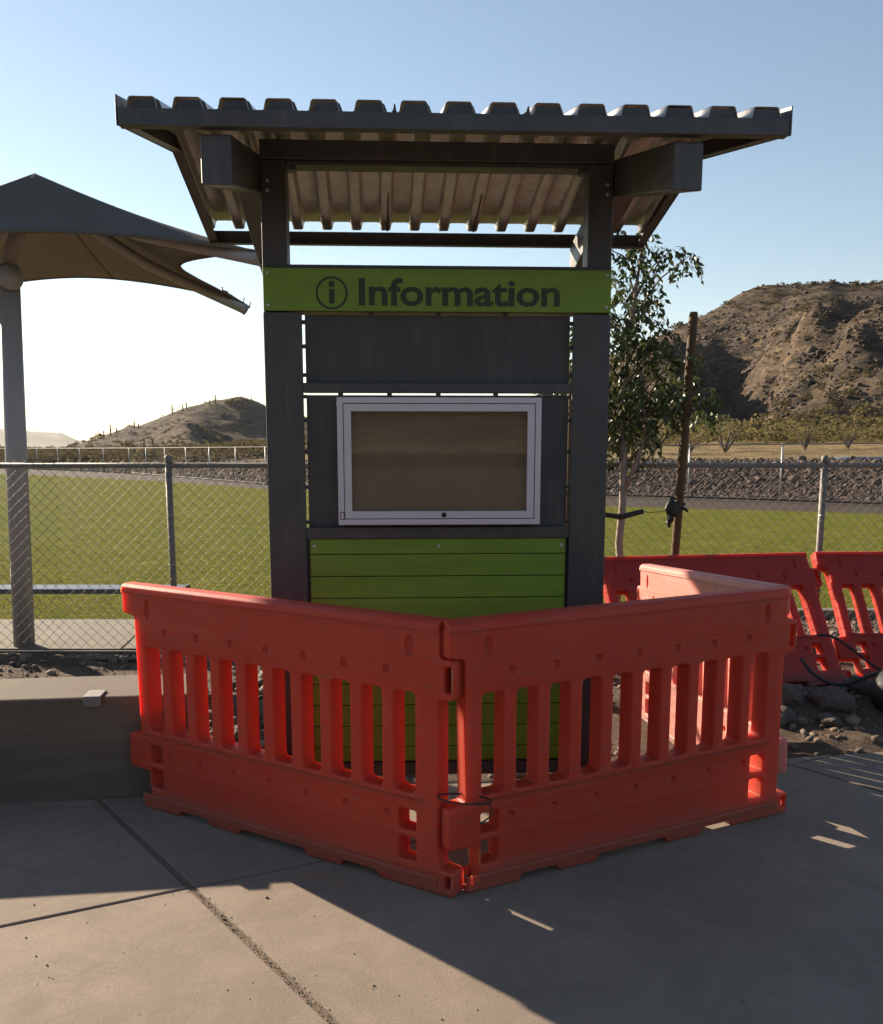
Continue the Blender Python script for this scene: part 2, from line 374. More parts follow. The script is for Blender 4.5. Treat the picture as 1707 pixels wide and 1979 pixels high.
# terrain: from the fence outwards (bank, plain, hills) ; falls to the plain again behind the hills
nA, nR = 620, 330
azs = np.linspace(-.85, .95, nA); tt = np.linspace(0, 1, nR)
AZ, T_ = np.meshgrid(azs, tt, indexing='ij'); R0 = fence_r(AZ) + .3
RR = R0 + (420 - R0) * (np.where(T_ < .2, T_ / .2 * .035, .035 + (T_ - .2) / .8 * .965) ** 1.25)
X = RR * np.sin(AZ); Y = RR * np.cos(AZ); Z = height(X, Y)
V = np.stack([X, Y, Z + .012], -1).reshape(-1, 3)
i, j = np.meshgrid(np.arange(nA - 1), np.arange(nR - 1), indexing='ij'); q = (i * nR + j)
F = np.stack([q, q + nR, q + nR + 1, q + 1], -1).reshape(-1, 4)
tag(np_mesh('hills', V, F, TERR, smooth=True), 'rocky brown desert hills and scrub plain rising beyond the far fence', kind='structure')
def back_hill():
    a_ = np.linspace(-1.35, 1.35, 120); r_ = np.linspace(60, 260, 40); A_, R_ = np.meshgrid(a_, r_, indexing='ij')
    X_ = R_ * np.sin(A_); Y_ = -R_ * np.cos(A_); e_ = .085 + .035 * np.cos(A_ * 2.2) + .012 * vnoise(A_ * 6 + 5, A_ * 0)
    Z_ = np.where(R_ < 230, smooth((R_ - 60) / 170) * 230 * e_, 230 * e_ * (1 - (R_ - 230) / 40)) + fbm(X_ / 20, Y_ / 20, 4) * 1.5 * smooth((R_ - 60) / 60)
    q_ = np.arange(119)[:, None] * 40 + np.arange(39)[None]
    return np_mesh('hills', np.stack([X_, Y_, Z_ - .05], -1).reshape(-1, 3), np.stack([q_, q_ + 1, q_ + 41, q_ + 40], -1).reshape(-1, 4), TERR, smooth=True)
tag(back_hill(), 'brown desert hill across the lot behind the viewer', kind='structure')
# base ground sheet to the horizon
bm = B(); bmesh.ops.create_circle(bm, cap_ends=True, segments=96, radius=4500)
for v in bm.verts: v.co.z = -.06
tag(ob('ground', bm, SOIL), 'brown desert ground reaching the horizon', kind='structure')
# distant mountain range at the left
def mountain():
    azm = np.linspace(-.85, -.10, 160); rad = np.linspace(2400, 3300, 10); vs = []
    for a in azm:
        t = math.tan(a); e = np.interp(t, [-.9, -.62, -.52, -.497, -.476, -.455, -.44, -.425, -.41, -.38, -.3], [.010, .013, .0165, .0170, .0158, .0138, .0132, .0125, .006, .001, 0]) + .0005 * float(vnoise(a * 160, 1.))
        for r in rad:
            k = smooth((r - 2400) / 600) * (1 if r < 3050 else .6)
            vs.append((r * math.sin(a), r * math.cos(a), -2 + (max(e, 0) * 3000 + 3) * k))
    vs = np.array(vs); i, j = np.meshgrid(np.arange(159), np.arange(9), indexing='ij'); q = i * 10 + j
    return np_mesh('mountains', vs, np.stack([q, q + 10, q + 11, q + 1], -1).reshape(-1, 4), MTN, smooth=True)
tag(mountain(), 'pale distant mountain ridge on the left horizon', kind='structure')

def sheet(name, poly, z, mat, label, kind='structure'):
    bm = B(); f = bm.faces.new([bm.verts.new((x, y, z)) for x, y in poly])
    if f.normal.z < 0: f.normal_flip()
    bmesh.ops.triangulate(bm, faces=bm.faces)
    o = ob(name, bm, mat); tag(o, label, kind=kind); return o
# turf field
turf = [(-9, 8.58), (1.4, 8.62), (1.5, 9.0), (9, 9.1), (13.5, 19.5), (11.1, 22.2), (4.65, 25.0), (0, 29.0), (-6.88, 34.8), (-13, 42), (-24.3, 52), (-50, 68), (-60, 60)]
sheet('lawn', turf, .0, TURF, 'sunlit green sports field turf behind the fence')
trk = [(9.2, 9.0), (24, 12), (25, 19.4), (12.9, 26.2), (5.6, 30.8), (-7.6, 39.2), (-19, 54.8), (-33, 67), (-62, 86), (-70, 70), (-50, 64)]
sheet('warning_track', trk + [(-40, 50), (0, 20)], -.02, TRACK, 'brown dirt warning track around the field')
# sidewalk behind the fence, left
bm = B()
for x0 in (-8.1, -6.3, -4.5, -2.7, -.9, .9):
    prism(bm, [(x0 + .006, 7.28), (x0 + 1.794, 7.27), (x0 + 1.794 - .14, 8.55), (x0 + .006 - .14, 8.55)], -.1, .012, 'z')
tag(ob('sidewalk', bm, CONC2, bevel=.006), 'pale concrete sidewalk along the field behind the fence', kind='structure')
# plaza slabs with wide joints
bm = B()
edge = [(-8, 4.36), (-1.3, 4.33), (-.3, 4.30), (.55, 4.32), (1.35, 4.52), (2.0, 4.70), (3.0, 4.86), (4.5, 4.95), (9, 5.0), (9, -4), (-8, -4)]
f = bm.faces.new([bm.verts.new((x, y, 0)) for x, y in edge[::-1]])
def cut(p, d, w):
    p = Vector((*p, 0)); d = Vector((*d, 0)).normalized(); nn = Vector((-d.y, d.x, 0))
    for s in (-1, 1):
        bmesh.ops.bisect_plane(bm, geom=bm.verts[:] + bm.edges[:] + bm.faces[:], plane_co=p + nn * s * w / 2, plane_no=nn)
    rm = [q for q in bm.faces if abs((q.calc_center_median() - p).dot(nn)) < w / 2]
    bmesh.ops.delete(bm, geom=rm, context='FACES')
d1 = (.648, -.806); d2 = (.905, .425)
cut((-.977, 3.236), d1, .028)
cut((-.977, 3.236), d2, .016)
cut((2.10, 4.32), d1, .02)
cut((-4.2, 1.72), d1, .02)
cut((.75, .9), d2, .02)
g = bmesh.ops.extrude_face_region(bm, geom=bm.faces[:])
bmesh.ops.translate(bm, verts=[v for v in g['geom'] if isinstance(v, bmesh.types.BMVert)], vec=(0, 0, -.1))
o = ob('pavement', bm, CONC, bevel=.005)
tag(o, 'tan concrete plaza paving with sandy control joints', kind='structure')
sheet('joint_filler', [(-8, -4), (9, -4), (9, 4.9), (2.2, 4.68), (.4, 4.25), (-8, 4.28)], -.006, JOINT, 'sandy filler in the paving joints')
n_ = 900; px = rng.uniform(-3, 3.6, n_); py = rng.uniform(1.2, 4.2, n_); sc = rng.gamma(1.6, .0011, n_) + .0009
gv, gf = ico_t(1)
tag(scatter('grit', gv, gf, np.stack([px, py, sc * .4], 1), np.stack([sc, sc * .8, sc * .6], 1), SANDM, tilt=.5, jitter=.25), 'scattered grit on the plaza paving', 'grit', kind='stuff')
n_ = 5200; u_ = rng.uniform(-2.2, 2.4, n_); w_ = rng.normal(0, .009, n_); dj = np.array(d1) / math.hypot(*d1)
px = -.977 + dj[0] * u_ - dj[1] * w_; py = 3.236 + dj[1] * u_ + dj[0] * w_; sc = rng.gamma(1.5, .0005, n_) + .0005
tag(scatter('joint_sand', gv, gf, np.stack([px, py, np.where(np.abs(w_) < .014, -.005, .0005) + sc * .3], 1), np.stack([sc, sc * .8, sc * .7], 1), SANDM, tilt=.5, jitter=.25), 'coarse sand grains in the wide paving joint', 'sand', kind='stuff')
# planting bed between plaza and fence
nx, ny = 330, 110
gx = np.linspace(-5.5, 6.5, nx); gy = np.linspace(4.28, 7.24, ny); GX, GY = np.meshgrid(gx, gy, indexing='ij')
edy = np.interp(GX, [p[0] for p in edge[:9]], [p[1] for p in edge[:9]])
def bedz(x, y):
    e = np.interp(x, [p[0] for p in edge[:9]], [p[1] for p in edge[:9]])
    dd = y - e
    h = -.045 + fbm(x / .5, y / .5, 5, .55) * .035 * smooth(dd / .25)
    h = h + .16 * np.exp(-((x - 3.1) / 1.3) ** 2 - ((y - 5.75) / .42) ** 2) * smooth(dd / .3)       # mound under the leaning barriers
    h = h + .20 * np.exp(-((x + .95) / .55) ** 2 - ((y - 5.7) / .6) ** 2)                            # rock pile left
    h = h - .07 * smooth((x - .9) / .3) * smooth((2.1 - x) / .2) * smooth((5.9 - y) / .5)
    return h
GZ = bedz(GX, GY)
i, j = np.meshgrid(np.arange(nx - 1), np.arange(ny - 1), indexing='ij'); q = i * ny + j
F = np.stack([q, q + ny, q + ny + 1, q + 1], -1).reshape(-1, 4)
tag(np_mesh('planting_bed', np.stack([GX, GY, GZ], -1).reshape(-1, 3), F, SOIL, smooth=True), 'dug brown soil bed between the plaza and the fence', kind='structure')
# gravel scatter
iv, if_ = ico_t(1)
n_ = 9000; px = rng.uniform(-5.2, 6.2, n_); py = rng.uniform(4.33, 7.2, n_)
e = np.interp(px, [p[0] for p in edge[:9]], [p[1] for p in edge[:9]])
keep = (py > e + .03) & (rng.uniform(0, 1, n_) < np.where(px < 1.2, np.where(py > 5.9, .3, 1), .55)); px, py = px[keep], py[keep]
sc = rng.gamma(2.2, .006, len(px)) + .008
S3 = np.stack([sc, sc * rng.uniform(.6, 1.1, len(sc)), sc * rng.uniform(.4, .8, len(sc))], 1)
tag(scatter('gravel', iv, if_, np.stack([px, py, bedz(px, py) + sc * .2], 1), S3, GRAVEL, tilt=.5, jitter=.22), 'loose tan gravel in the planting bed', 'gravel', kind='stuff')
# gravel strip behind fence, right part
n_ = 5000; px = rng.uniform(-5, 6, n_); py = np.where(px < 1.2, rng.uniform(7.1, 7.27, n_), rng.uniform(7.1, 8.95, n_)); sc = rng.gamma(2.2, .005, n_) + .008
tag(scatter('gravel', iv, if_, np.stack([px, py, np.full(n_, -.045)], 1), np.stack([sc, sc, sc * .6], 1), GRAVEL, tilt=.5, jitter=.2), 'gravel strip along the foot of the chain link fence', 'gravel', kind='stuff')
sheet('gravel_strip', [(-9, 7.2), (9, 7.2), (9, 9.0), (-9, 9.0)], -.05, SOIL, 'dirt strip under the chain link fence')
bm = B(); box(bm, 1.45, 9, 8.9, 9.04, -.1, .035)
tag(ob('kerb', bm, CONC2, bevel=.01), 'low concrete mow kerb at the right field edge', kind='structure')
# grass blades near
n_ = 90000; px = rng.uniform(-9, 8, n_); py = 8.6 + rng.beta(1, 2.0, n_) * 7
keep = np.abs(px) < 20; keep &= ~((px > 1.4) & (py < 9.1)); px, py = px[keep], py[keep]
tv = [(-.5, 0, 0), (.5, 0, 0), (.12, .25, 1)]; tf = np.array([(0, 1, 2)])
hh = rng.uniform(.012, .028, len(px)) * (1 + .25 * fbm(px, py)); ww = rng.uniform(.004, .008, len(px)) * (1 + (py - 8.6) * .08)
tag(scatter('grass', tv, tf, np.stack([px, py, np.zeros(len(px))], 1), np.stack([ww, hh, hh], 1), BLADE, tilt=.6), 'short mown grass blades of the sports field', 'grass', kind='stuff')
# riprap on the bank
n_ = 22000; az = rng.uniform(-.50, .62, n_); d = rng.uniform(.5, 5.6, n_); r = fence_r(az) + d
px, py = r * np.sin(az), r * np.cos(az); sc = rng.gamma(1.8, .019, n_) + .028
tag(scatter('riprap', iv, if_, np.stack([px, py, height(px, py) + sc * .1], 1), np.stack([sc, sc * rng.uniform(.6, 1, n_), sc * rng.uniform(.5, .8, n_)], 1), RIPRAP, tilt=.6, jitter=.25),
    'dark riprap stones covering the bank behind the far fence', 'riprap', kind='stuff')
# scrub: template of small leaf faces in a dome
def bush_t(nf, fs, seed):
    r_ = np.random.default_rng(seed); vs = []; fs_ = []
    for k in range(nf):
        a = r_.uniform(0, 6.28); b = r_.uniform(0, 1) ** .6; rr = b * r_.uniform(.6, 1); z = math.sqrt(max(0, 1 - b * b)) * r_.uniform(.25, 1) + .08
        c = np.array([rr * math.cos(a), rr * math.sin(a), z]); u = r_.normal(size=3); u /= np.linalg.norm(u); w = np.cross(u, r_.normal(size=3)); w /= np.linalg.norm(w)
        vs += [c + u * fs, c + w * fs * .6, c - u * fs, c - w * fs * .6]; q = 4 * k; fs_.append((q, q + 1, q + 2, q + 3))
    return np.array(vs), np.array(fs_)
n_ = 17000; t = rng.uniform(.18, .72, n_); az = np.arctan(t); r = rng.uniform(96, 198, n_); px, py = r * np.sin(az), r * np.cos(az)
keep = fbm(px / 14, py / 14, 4, .6) > rng.uniform(-.5, .5, n_); px, py = px[keep], py[keep]; sc = rng.gamma(1.5, .075, len(px)) + .07
tag(scatter('hill_rocks', iv, if_, np.stack([px, py, height(px, py) + sc * .05], 1), np.stack([sc * 1.3, sc, sc * .6], 1), HILLR, tilt=.5, jitter=.25), 'dark rocks strewn over the right hill', 'rocks', kind='stuff')
bv, bf = bush_t(40, .22, 3)
n_ = 13000; t = rng.uniform(-.62, .72, n_); az = np.arctan(t)
r = rng.uniform(0, 1, n_); r = np.where(t > .12, 40 + r ** 1.1 * 160, 55 + r * 250)
den = np.where(r < 95, 1.0, .62) * (.35 + .65 * (fbm(r * np.sin(az) / 18, r * np.cos(az) / 18, 3) > -.1))
keep = (rng.uniform(0, 1, n_) < den) & (r > fence_r(az) + 8) & ((t < 0) | (r > 66)); az, r = az[keep], r[keep]
px, py = r * np.sin(az), r * np.cos(az); sc = rng.gamma(3, .13, len(r)) * np.where(r < 110, 1.1, 1.0) + .12
tag(scatter('desert_scrub', bv, bf, np.stack([px, py, height(px, py)], 1), np.stack([sc, sc, sc * rng.uniform(.7, 1.1, len(sc))], 1), SCRUBD), 'low desert scrub scattered over the plain and hills', 'scrub', kind='stuff')
# olive brush band below the right hill
b2v, b2f = bush_t(110, .11, 5)
n_ = 2600; az = np.arctan(rng.uniform(.10, .66, n_)); r = 52 + 50 * rng.beta(1.6, 1.5, n_)
px, py = r * np.sin(az), r * np.cos(az); sc = rng.gamma(3, .12, n_) + .12
tag(scatter('desert_scrub', b2v, b2f, np.stack([px, py, height(px, py)], 1), np.stack([sc * 1.3, sc * 1.3, sc], 1), SCRUB), 'olive brush band at the foot of the right hill', 'scrub', kind='stuff')
n_ = 900; az = np.arctan(rng.uniform(-.62, -.10, n_)); r = rng.uniform(75, 150, n_)
px, py = r * np.sin(az), r * np.cos(az); sc = rng.uniform(.6, 1.3, n_)
tag(scatter('desert_scrub', b2v, b2f, np.stack([px, py, height(px, py)], 1), np.stack([sc * 1.1, sc * 1.1, sc * .8], 1), SCRUBD), 'grey green brush band before the left hill', 'scrub', kind='stuff')

# creosote bushes close behind the far fence: each one a thing
def bush(x, y, s, label, seed):
    random.seed(seed); z = float(height(x, y))
    t = thing('creosote_bush', (x, y, z), label, 'bush', random.uniform(0, 6), 'creosote bushes behind the far fence')
    bm = B()
    for k in range(16):
        a = random.uniform(0, 6.28); l = s * random.uniform(.8, 1.15); o_ = random.uniform(.3, .95)
        tube(bm, [(0, 0, 0), (math.cos(a) * o_ * .35 * l, math.sin(a) * o_ * .35 * l, l * .45), (math.cos(a + .2) * o_ * .8 * l, math.sin(a + .2) * o_ * .8 * l, l)], [.035 * s, .022 * s, .008 * s], 4)
    ob('stems', bm, TWIG, t)
    v, f = bush_t(300, .045, seed); v = v * np.array([s * 1.15, s * 1.15, s * .8]) + np.array([0, 0, s * .3])
    np_mesh('foliage', v, f, SCRUB, t)
for k, (x, y, s, lb) in enumerate([
    (9.6, 40.5, 1.15, 'bare twiggy bush behind the far fence, just right of the leaning stake'),
    (13.2, 41.5, 1.25, 'large twiggy bush behind the far fence, between stake and blue tarp'),
    (11.4, 41.0, .8, 'small bush between the two larger twiggy bushes behind the far fence'),
    (16.5, 40.5, 1.0, 'olive bush behind the far fence near the right edge'),
    (18.9, 41.5, .9, 'rightmost bush behind the far fence'),
    (7.2, 42.5, 1.2, 'bush behind the far fence seen beside the pale tree trunk')]): bush(x, y, s, lb, 40 + k)

# saguaros on the left hill skyline
def saguaro(t_, r, h, arms, label):
    h = h * .72
    x, y = r * math.sin(math.atan(t_)), r * math.cos(math.atan(t_)); z = float(height(x, y)) - .3
    bm = B(); tube(bm, [(0, 0, 0), (0, 0, h * .5), (0, 0, h * .93), (0, 0, h)], [.19, .22, .18, .06], 8)
    for s, zz in arms:
        tube(bm, [(0, 0, zz * h), (s * .5, 0, zz * h + .1), (s * .6, 0, zz * h + .4), (s * .6, 0, zz * h + 1.2)], [.10, .12, .12, .06], 7)
    o = ob('saguaro_cactus', bm, CACT, smooth=True); o.location = (x, y, z)
    tag(o, label, 'cactus', 'saguaros along the left hill skyline')
for a in [(-.3775, 286, 3.2, [], 'short saguaro lowest on the left hill ridge'),
          (-.3700, 287, 5.2, [(1, .5)], 'tall armed saguaro beside the shorter one on the low left ridge'),
          (-.3630, 287, 3.0, [], 'small saguaro just right of the tall armed one on the ridge'),
          (-.3430, 288, 3.4, [(-1, .4)], 'saguaro by the small rocky knob on the left ridge'),
          (-.3385, 288, 2.6, [], 'stubby saguaro right of the rocky knob on the left ridge'),
          (-.3000, 290, 4.4, [(1, .5)], 'saguaro with one arm midway up the left ridge'),
          (-.2880, 290, 3.0, [], 'left one of two thin saguaros above mid ridge'),
          (-.2840, 290, 3.6, [], 'right one of two thin saguaros above mid ridge'),
          (-.2580, 291, 2.6, [], 'small thin saguaro left of the tallest one near the summit'),
          (-.2515, 291, 4.6, [], 'tallest thin saguaro below the left hill summit'),
          (-.2110, 294, 3.2, [], 'saguaro right of the left hill summit beside the kiosk post')]: saguaro(*a)
# bushes standing on the skylines
def ridge_bush(t_, r, s, label, grp):
    x, y = r * math.sin(math.atan(t_)), r * math.cos(math.atan(t_))
    v, f = bush_t(60, .24, int(abs(t_) * 9999)); o = np_mesh('ridge_bush', v * np.array([s * 1.2, s * 1.2, s]), f, SCRUBD)
    o.location = (x, y, float(height(x, y)) - .1); tag(o, label, 'bush', grp)
for k, (t_, s) in enumerate([(-.4075, 1.2), (-.400, .9), (-.392, .8), (-.383, 1.4), (-.237, 1.3), (-.231, 1.6), (-.2233, 1.5)]):
    ridge_bush(t_, 290, s, ['lowest bush on the left ridge', 'second bush up the left ridge', 'third small bush up the left ridge', 'round bush before the first saguaro',
                            'lower bush of the pair under the left summit', 'upper bush of the pair under the left summit', 'bush crowning the left hill summit'][k], 'bushes on the left hill skyline')
for k, (t_, s) in enumerate([(.262, 1.5), (.277, 1.0), (.312, .9), (.345, .9), (.367, .8), (.383, .7), (.405, .9), (.427, 1.1), (.452, 1.3), (.47, .8)]):
    ridge_bush(t_, 193, s * .8, ['large bush at the lower left end of the right hill skyline', 'bush on the right hill skyline just past the stake top', 'bush on the steep shoulder of the right hill', 'first bush where the right hill crest levels off',
                                 'second small bush on the level crest', 'third small bush on the level crest', 'fourth bush on the level crest', 'wide bush at the crest middle', 'biggest bush on the right crest', 'last bush on the crest near the frame edge'][k], 'bushes on the right hill skyline')

# ================================================================ FENCES
def round_poly(pts, r, seg=4):
    out = []; n = len(pts)
    for i in range(n):
        p = Vector(pts[i]); a = Vector(pts[i - 1]) - p; b = Vector(pts[(i + 1) % n]) - p
        rr = min(r, a.length * .45, b.length * .45); p0 = p + a.normalized() * rr; p1 = p + b.normalized() * rr
        for k in range(seg + 1):
            t = k / seg; out.append(tuple((p0 * (1 - t) ** 2 + p * 2 * t * (1 - t) + p1 * t * t)))
    return out
def near_fence():
    Y0 = 7.1; t = thing('chain_link_fence', (0, Y0, 0), 'waist to chest high galvanised chain link fence across the near field edge', 'fence')
    px_, pz = .087, .0855; x0, x1, zt = -5.2, 6.0, 1.60; nz = int(1.55 / (pz / 2))
    r = .0024
    V = []; F = []
    def seg(p, q):
        base = len(V)
        for P in (p, q):
            for k in range(4):
                an = k * math.pi / 2 + .6; V.append((P[0] + r * math.cos(an), P[1] + r * math.sin(an), P[2]))
        for k in range(4): F.append((base + k, base + (k + 1) % 4, base + 4 + (k + 1) % 4, base + 4 + k))
    ncol = int((x1 - x0) / (px_ / 2))
    wob = lambda x, z: .006 * math.sin(x * 2.1) * math.sin(z * 2.3) + .004 * math.sin(x * 9 + z * 4)
    for c_ in range(ncol):
        xc = x0 + c_ * px_ / 2
        for k in range(nz):
            z1_, z2_ = zt - k * pz / 2, zt - (k + 1) * pz / 2
            s = 1 if (k + c_) % 2 == 0 else -1
            # strand of this column zigzags between its left and right corner
            xa, xb = xc - s * px_ / 4, xc + s * px_ / 4
            seg((xa + wob(xa, z1_), -s * .004, z1_), (xb + wob(xb, z2_), s * .004, z2_))
    np_mesh('wire_mesh', V, F, WIREM, t)
    bm = B(); tube(bm, [(x0, 0.03, 1.548), (x1, 0.03, 1.548)], .021, 12); ob('top_rail', bm, GALVD, t, True)
    bm = B(); tube(bm, [(x0, 0.012, .03), (x1, .012, .03)], .0035, 6); ob('tension_wire', bm, WIREM, t, True)
    for x in (-4.83, -2.19, .44, 3.07, 5.7):
        p = B(); tube(p, [(x, .032, -.1), (x, .032, 1.60)], .026, 14); po = ob('post', p, GALVD, t, True)
        p = B(); tube(p, [(x, .032, 1.565), (x, .032, 1.612), (x, .032, 1.625), (x, .032, 1.632)], [.0285, .0285, .019, .006], 14); ob('cap', p, GALVD, po, True)
        for z in (.35, .75, 1.15):
            p = B(); tube(p, [(x - .03, .03, z), (x - .02, -.006, z), (x + .02, -.006, z), (x + .03, .03, z)], .0022, 5); ob('wire_tie', p, GALV, po)
near_fence()
def far_fence():
    t = thing('chain_link_fence', (0, 0, 0), 'far outfield chain link fence curving below the rocky bank', 'fence')
    P = FL[:-1]; bmT = B(); bmB = B()
    tube(bmT, [(x, y, z) for x, y, z in P], .022, 6); tube(bmB, [(x, y, .06) for x, y, z in P], .018, 6)
    ob('top_rail', bmT, GALVD, t, True); ob('bottom_rail', bmB, GALVD, t, True)
    V = []; F = []; r = .0026
    for (xa, ya, za), (xb, yb, zb) in zip(P[:-1], P[1:]):
        L = math.hypot(xb - xa, yb - ya); n = max(1, round(L / 3.05)); 
        for k in range(n):
            u = k / n; x, y, z = xa + (xb - xa) * u, ya + (yb - ya) * u, za + (zb - za) * u
            if abs(math.atan2(x, y)) < .62:
                b = B(); tube(b, [(x, y, -.05), (x, y, z + .02)], .024, 8); ob('post', b, GALV, t, True)
        dx, dy = (xb - xa) / L, (yb - ya) / L; st = .13
        m = int(L / st)
        for k in range(-12, m):
            for s in (1, -1):
                a0 = k * st if s > 0 else (k + 12) * st; a1 = a0 + s * (za - .1)
                c0, c1 = min(max(a0, 0), L), min(max(a1, 0), L)
                if abs(c0 - c1) < .01: continue
                z0 = .06 + abs(c0 - a0); z1 = .06 + abs(c1 - a0); base = len(V)
                for c_, zz in ((c0, z0), (c1, z1)):
                    x, y = xa + dx * c_, ya + dy * c_
                    V += [(x - r * dx, y - r * dy, zz), (x + r * dx, y + r * dy, zz), (x, y + r, zz + r)]
                for q in range(3): F.append((base + q, base + (q + 1) % 3, base + 3 + (q + 1) % 3, base + 3 + q))
    np_mesh('wire_mesh', V, F, WIREM, t)
far_fence()

# ================================================================ KIOSK
KX, KY, KR = -.016, 4.10, .045
K = thing('information_kiosk', (KX, KY, 0), 'dark metal information kiosk with green Information sign and corrugated roof', 'kiosk', KR)
PW = .7686; RD, RB = .88, .865; ZE, ZR = 2.835, 3.035; SL = (ZR - ZE) / .87
def zroof(y): return ZR - abs(y) * SL
for s in (-1, 1):
    b = B(); x0, x1 = sorted((s * PW, s * (PW - .108))); box(b, x0, x1, -.056, .056, 2.295, 2.922); box(b, x0, x1, -.04, .056, -.05, 2.295); ob('post', b, DARKM, K, bevel=.004)
    b = B(); x0, x1 = sorted((s * (PW + .002), s * .603)); box(b, x0, x1, -.064, -.041, .0, 2.288); ob('frame_upright', b, DARKM, K, bevel=.004)
    # rafter, gable shaped, on the outer side of the post
    x0, x1 = s * (PW + .002), s * (PW + .109)
    b = B(); prism(b, [(-.845, 2.60), (-.845, 2.765), (0, 2.955), (.835, 2.765), (.835, 2.60), (.0, 2.80)], min(x0, x1), max(x0, x1), 'x')
    rf = ob('rafter', b, DARKM, K, bevel=.006)
    for z in (2.865, 2.825):
        b = B(); tube(b, [(s * (PW - .03), -.058, z - .03), (s * (PW - .03), -.066, z - .03)], .008, 6); ob('bolt', b, GALV, rf)
b = B(); box(b, -PW, PW, -.060, .056, 2.925, 3.005); box(b, -PW + .11, PW - .11, -.046, .046, 2.905, 2.925); ob('header_beam', b, DARKM, K, bevel=.004)
for s in (-1, 1):
    b = B(); x0, x1 = sorted((s * (PW - .109), s * (PW - .15))); box(b, x0, x1, -.05, .0, 2.885, 2.904); ob('bracket', b, DARKM, K)
# rails
b = B(); box(b, -PW, PW, -.062, .056, 2.288 + .003, 2.490); ob('sign_beam', b, DARKM, K, bevel=.004)
for z0, z1 in ((1.94, 1.984), (1.285, 1.338)):
    b = B(); box(b, -.602, .602, -.063, -.03, z0, z1); ob('cross_rail', b, DARKM, K, bevel=.003)
b = B(); box(b, -.602, .602, -.06, -.0, .15, .212); ob('bottom_rail', b, DARKM, K, bevel=.003)
# sign
b = B(); box(b, -PW + .003, PW - .003, -.078, -.0625, 2.292, 2.472); sg = ob('sign_board', b, LIME, K, bevel=.002)
for x in (-.745, .745):
    for z in (2.315, 2.452):
        b = B(); tube(b, [(x, -.078, z), (x, -.082, z), (x, -.083, z)], [.0075, .0065, .002], 10); ob('screw', b, GALV, sg, True)
def text_mesh(s, size, ext, off=0, spacing=1):
    c = bpy.data.curves.new('txt', 'FONT'); c.body = s; c.size = size; c.extrude = ext; c.offset = off; c.space_character = spacing
    c.resolution_u = 6
    o = bpy.data.objects.new('txt', c); COL.objects.link(o)
    dg = bpy.context.evaluated_depsgraph_get(); me = bpy.data.meshes.new_from_object(o.evaluated_get(dg))
    bpy.data.objects.remove(o); return me
def fit_text(me, x0, x1, z0, z1, y):
    """rescale so the bounds fit"""
    v = np.empty(len(me.vertices) * 3, np.float32); me.vertices.foreach_get('co', v); v = v.reshape(-1, 3)
    a, b_ = v[:, 0].min(), v[:, 0].max(); c, d_ = v[:, 1].min(), v[:, 1].max()
    w = np.stack([x0 + (v[:, 0] - a) / (b_ - a) * (x1 - x0), y - v[:, 2], z0 + (v[:, 1] - c) / (d_ - c) * (z1 - z0)], 1)
    me.vertices.foreach_set('co', w.astype(np.float32).ravel()); me.update(); me.flip_normals() if False else None
me = text_mesh('Information', .17, .001, .0035, .98); fit_text(me, -.350, .536, 2.3145, 2.433, -.0788)
lt = link('lettering', me, LETTER, sg); lt['label'] = 'dark word Information on the green board'
# i in a circle
b = B(); cx, cz, ro, ri = -.468, 2.3675, .070, .061
ring = [[], [], [], []]
for k in range(56):
    a = 2 * math.pi * k / 56
    for q, (rr, yy) in enumerate(((ro, -.0799), (ri, -.0799), (ri, -.0779), (ro, -.0779))): ring[q].append(b.verts.new((cx + rr * math.cos(a), yy, cz + rr * math.sin(a))))
for k in range(56):
    for q in range(4): b.faces.new((ring[q][k], ring[q][(k + 1) % 56], ring[(q + 1) % 4][(k + 1) % 56], ring[(q + 1) % 4][k]))
box(b, cx - .012, cx + .012, -.0799, -.0779, cz - .045, cz + .016)
tube(b, [(cx, -.0799, cz + .038), (cx, -.0779, cz + .038)], .014, 20)
ob('info_symbol', b, LETTER, sg)
# panels with slots of daylight round them
def panel(x0, x1, z0, z1, tabsx, tabsz):
    b = B(); box(b, x0, x1, -.030, -.018, z0, z1)
    p = ob('panel', b, DARKP, K, bevel=.002)
    for x in tabsx:
        b = B(); box(b, x - .011, x + .011, -.036, -.012, z1 - .004, z1 + .014); ob('mounting_tab', b, DARKM, p)
    for z in tabsz:
        for xa, xb in ((x0 - .018, x0 + .004), (x1 - .004, x1 + .018)):
            b = B(); box(b, xa, xb, -.036, -.012, z - .008, z + .008); ob('mounting_tab', b, DARKM, p)
    return p
panel(-.593, .594, 1.972, 2.281, (-.3, 0, .3), (2.02, 2.145, 2.25))
panel(-.593, .594, 1.325, 1.932, (-.44, -.22, .0, .26), (1.36, 1.52, 1.68, 1.82, 1.925))
# green boards
b = B(); zs = [1.284, 1.21]; 
while zs[-1] > .25: zs.append(zs[-1] - .1025)
zs[-1] = .214
for a, c_ in zip(zs[:-1], zs[1:]): box(b, -.590, .590, -.050, -.032, c_ + .0035, a)
gb_ = ob('green_boards', b, LIME, K, bevel=.003)
b = B(); box(b, -.625, .625, -.031, -.026, .18, 1.30); ob('backing_sheet', b, DARKP, K)
for x in (-.57, 0, .57):
    b = B(); tube(b, [(x, -.050, 1.25), (x, -.054, 1.25), (x, -.055, 1.25)], [.009, .008, .002], 10); ob('screw', b, GALV, gb_, True)
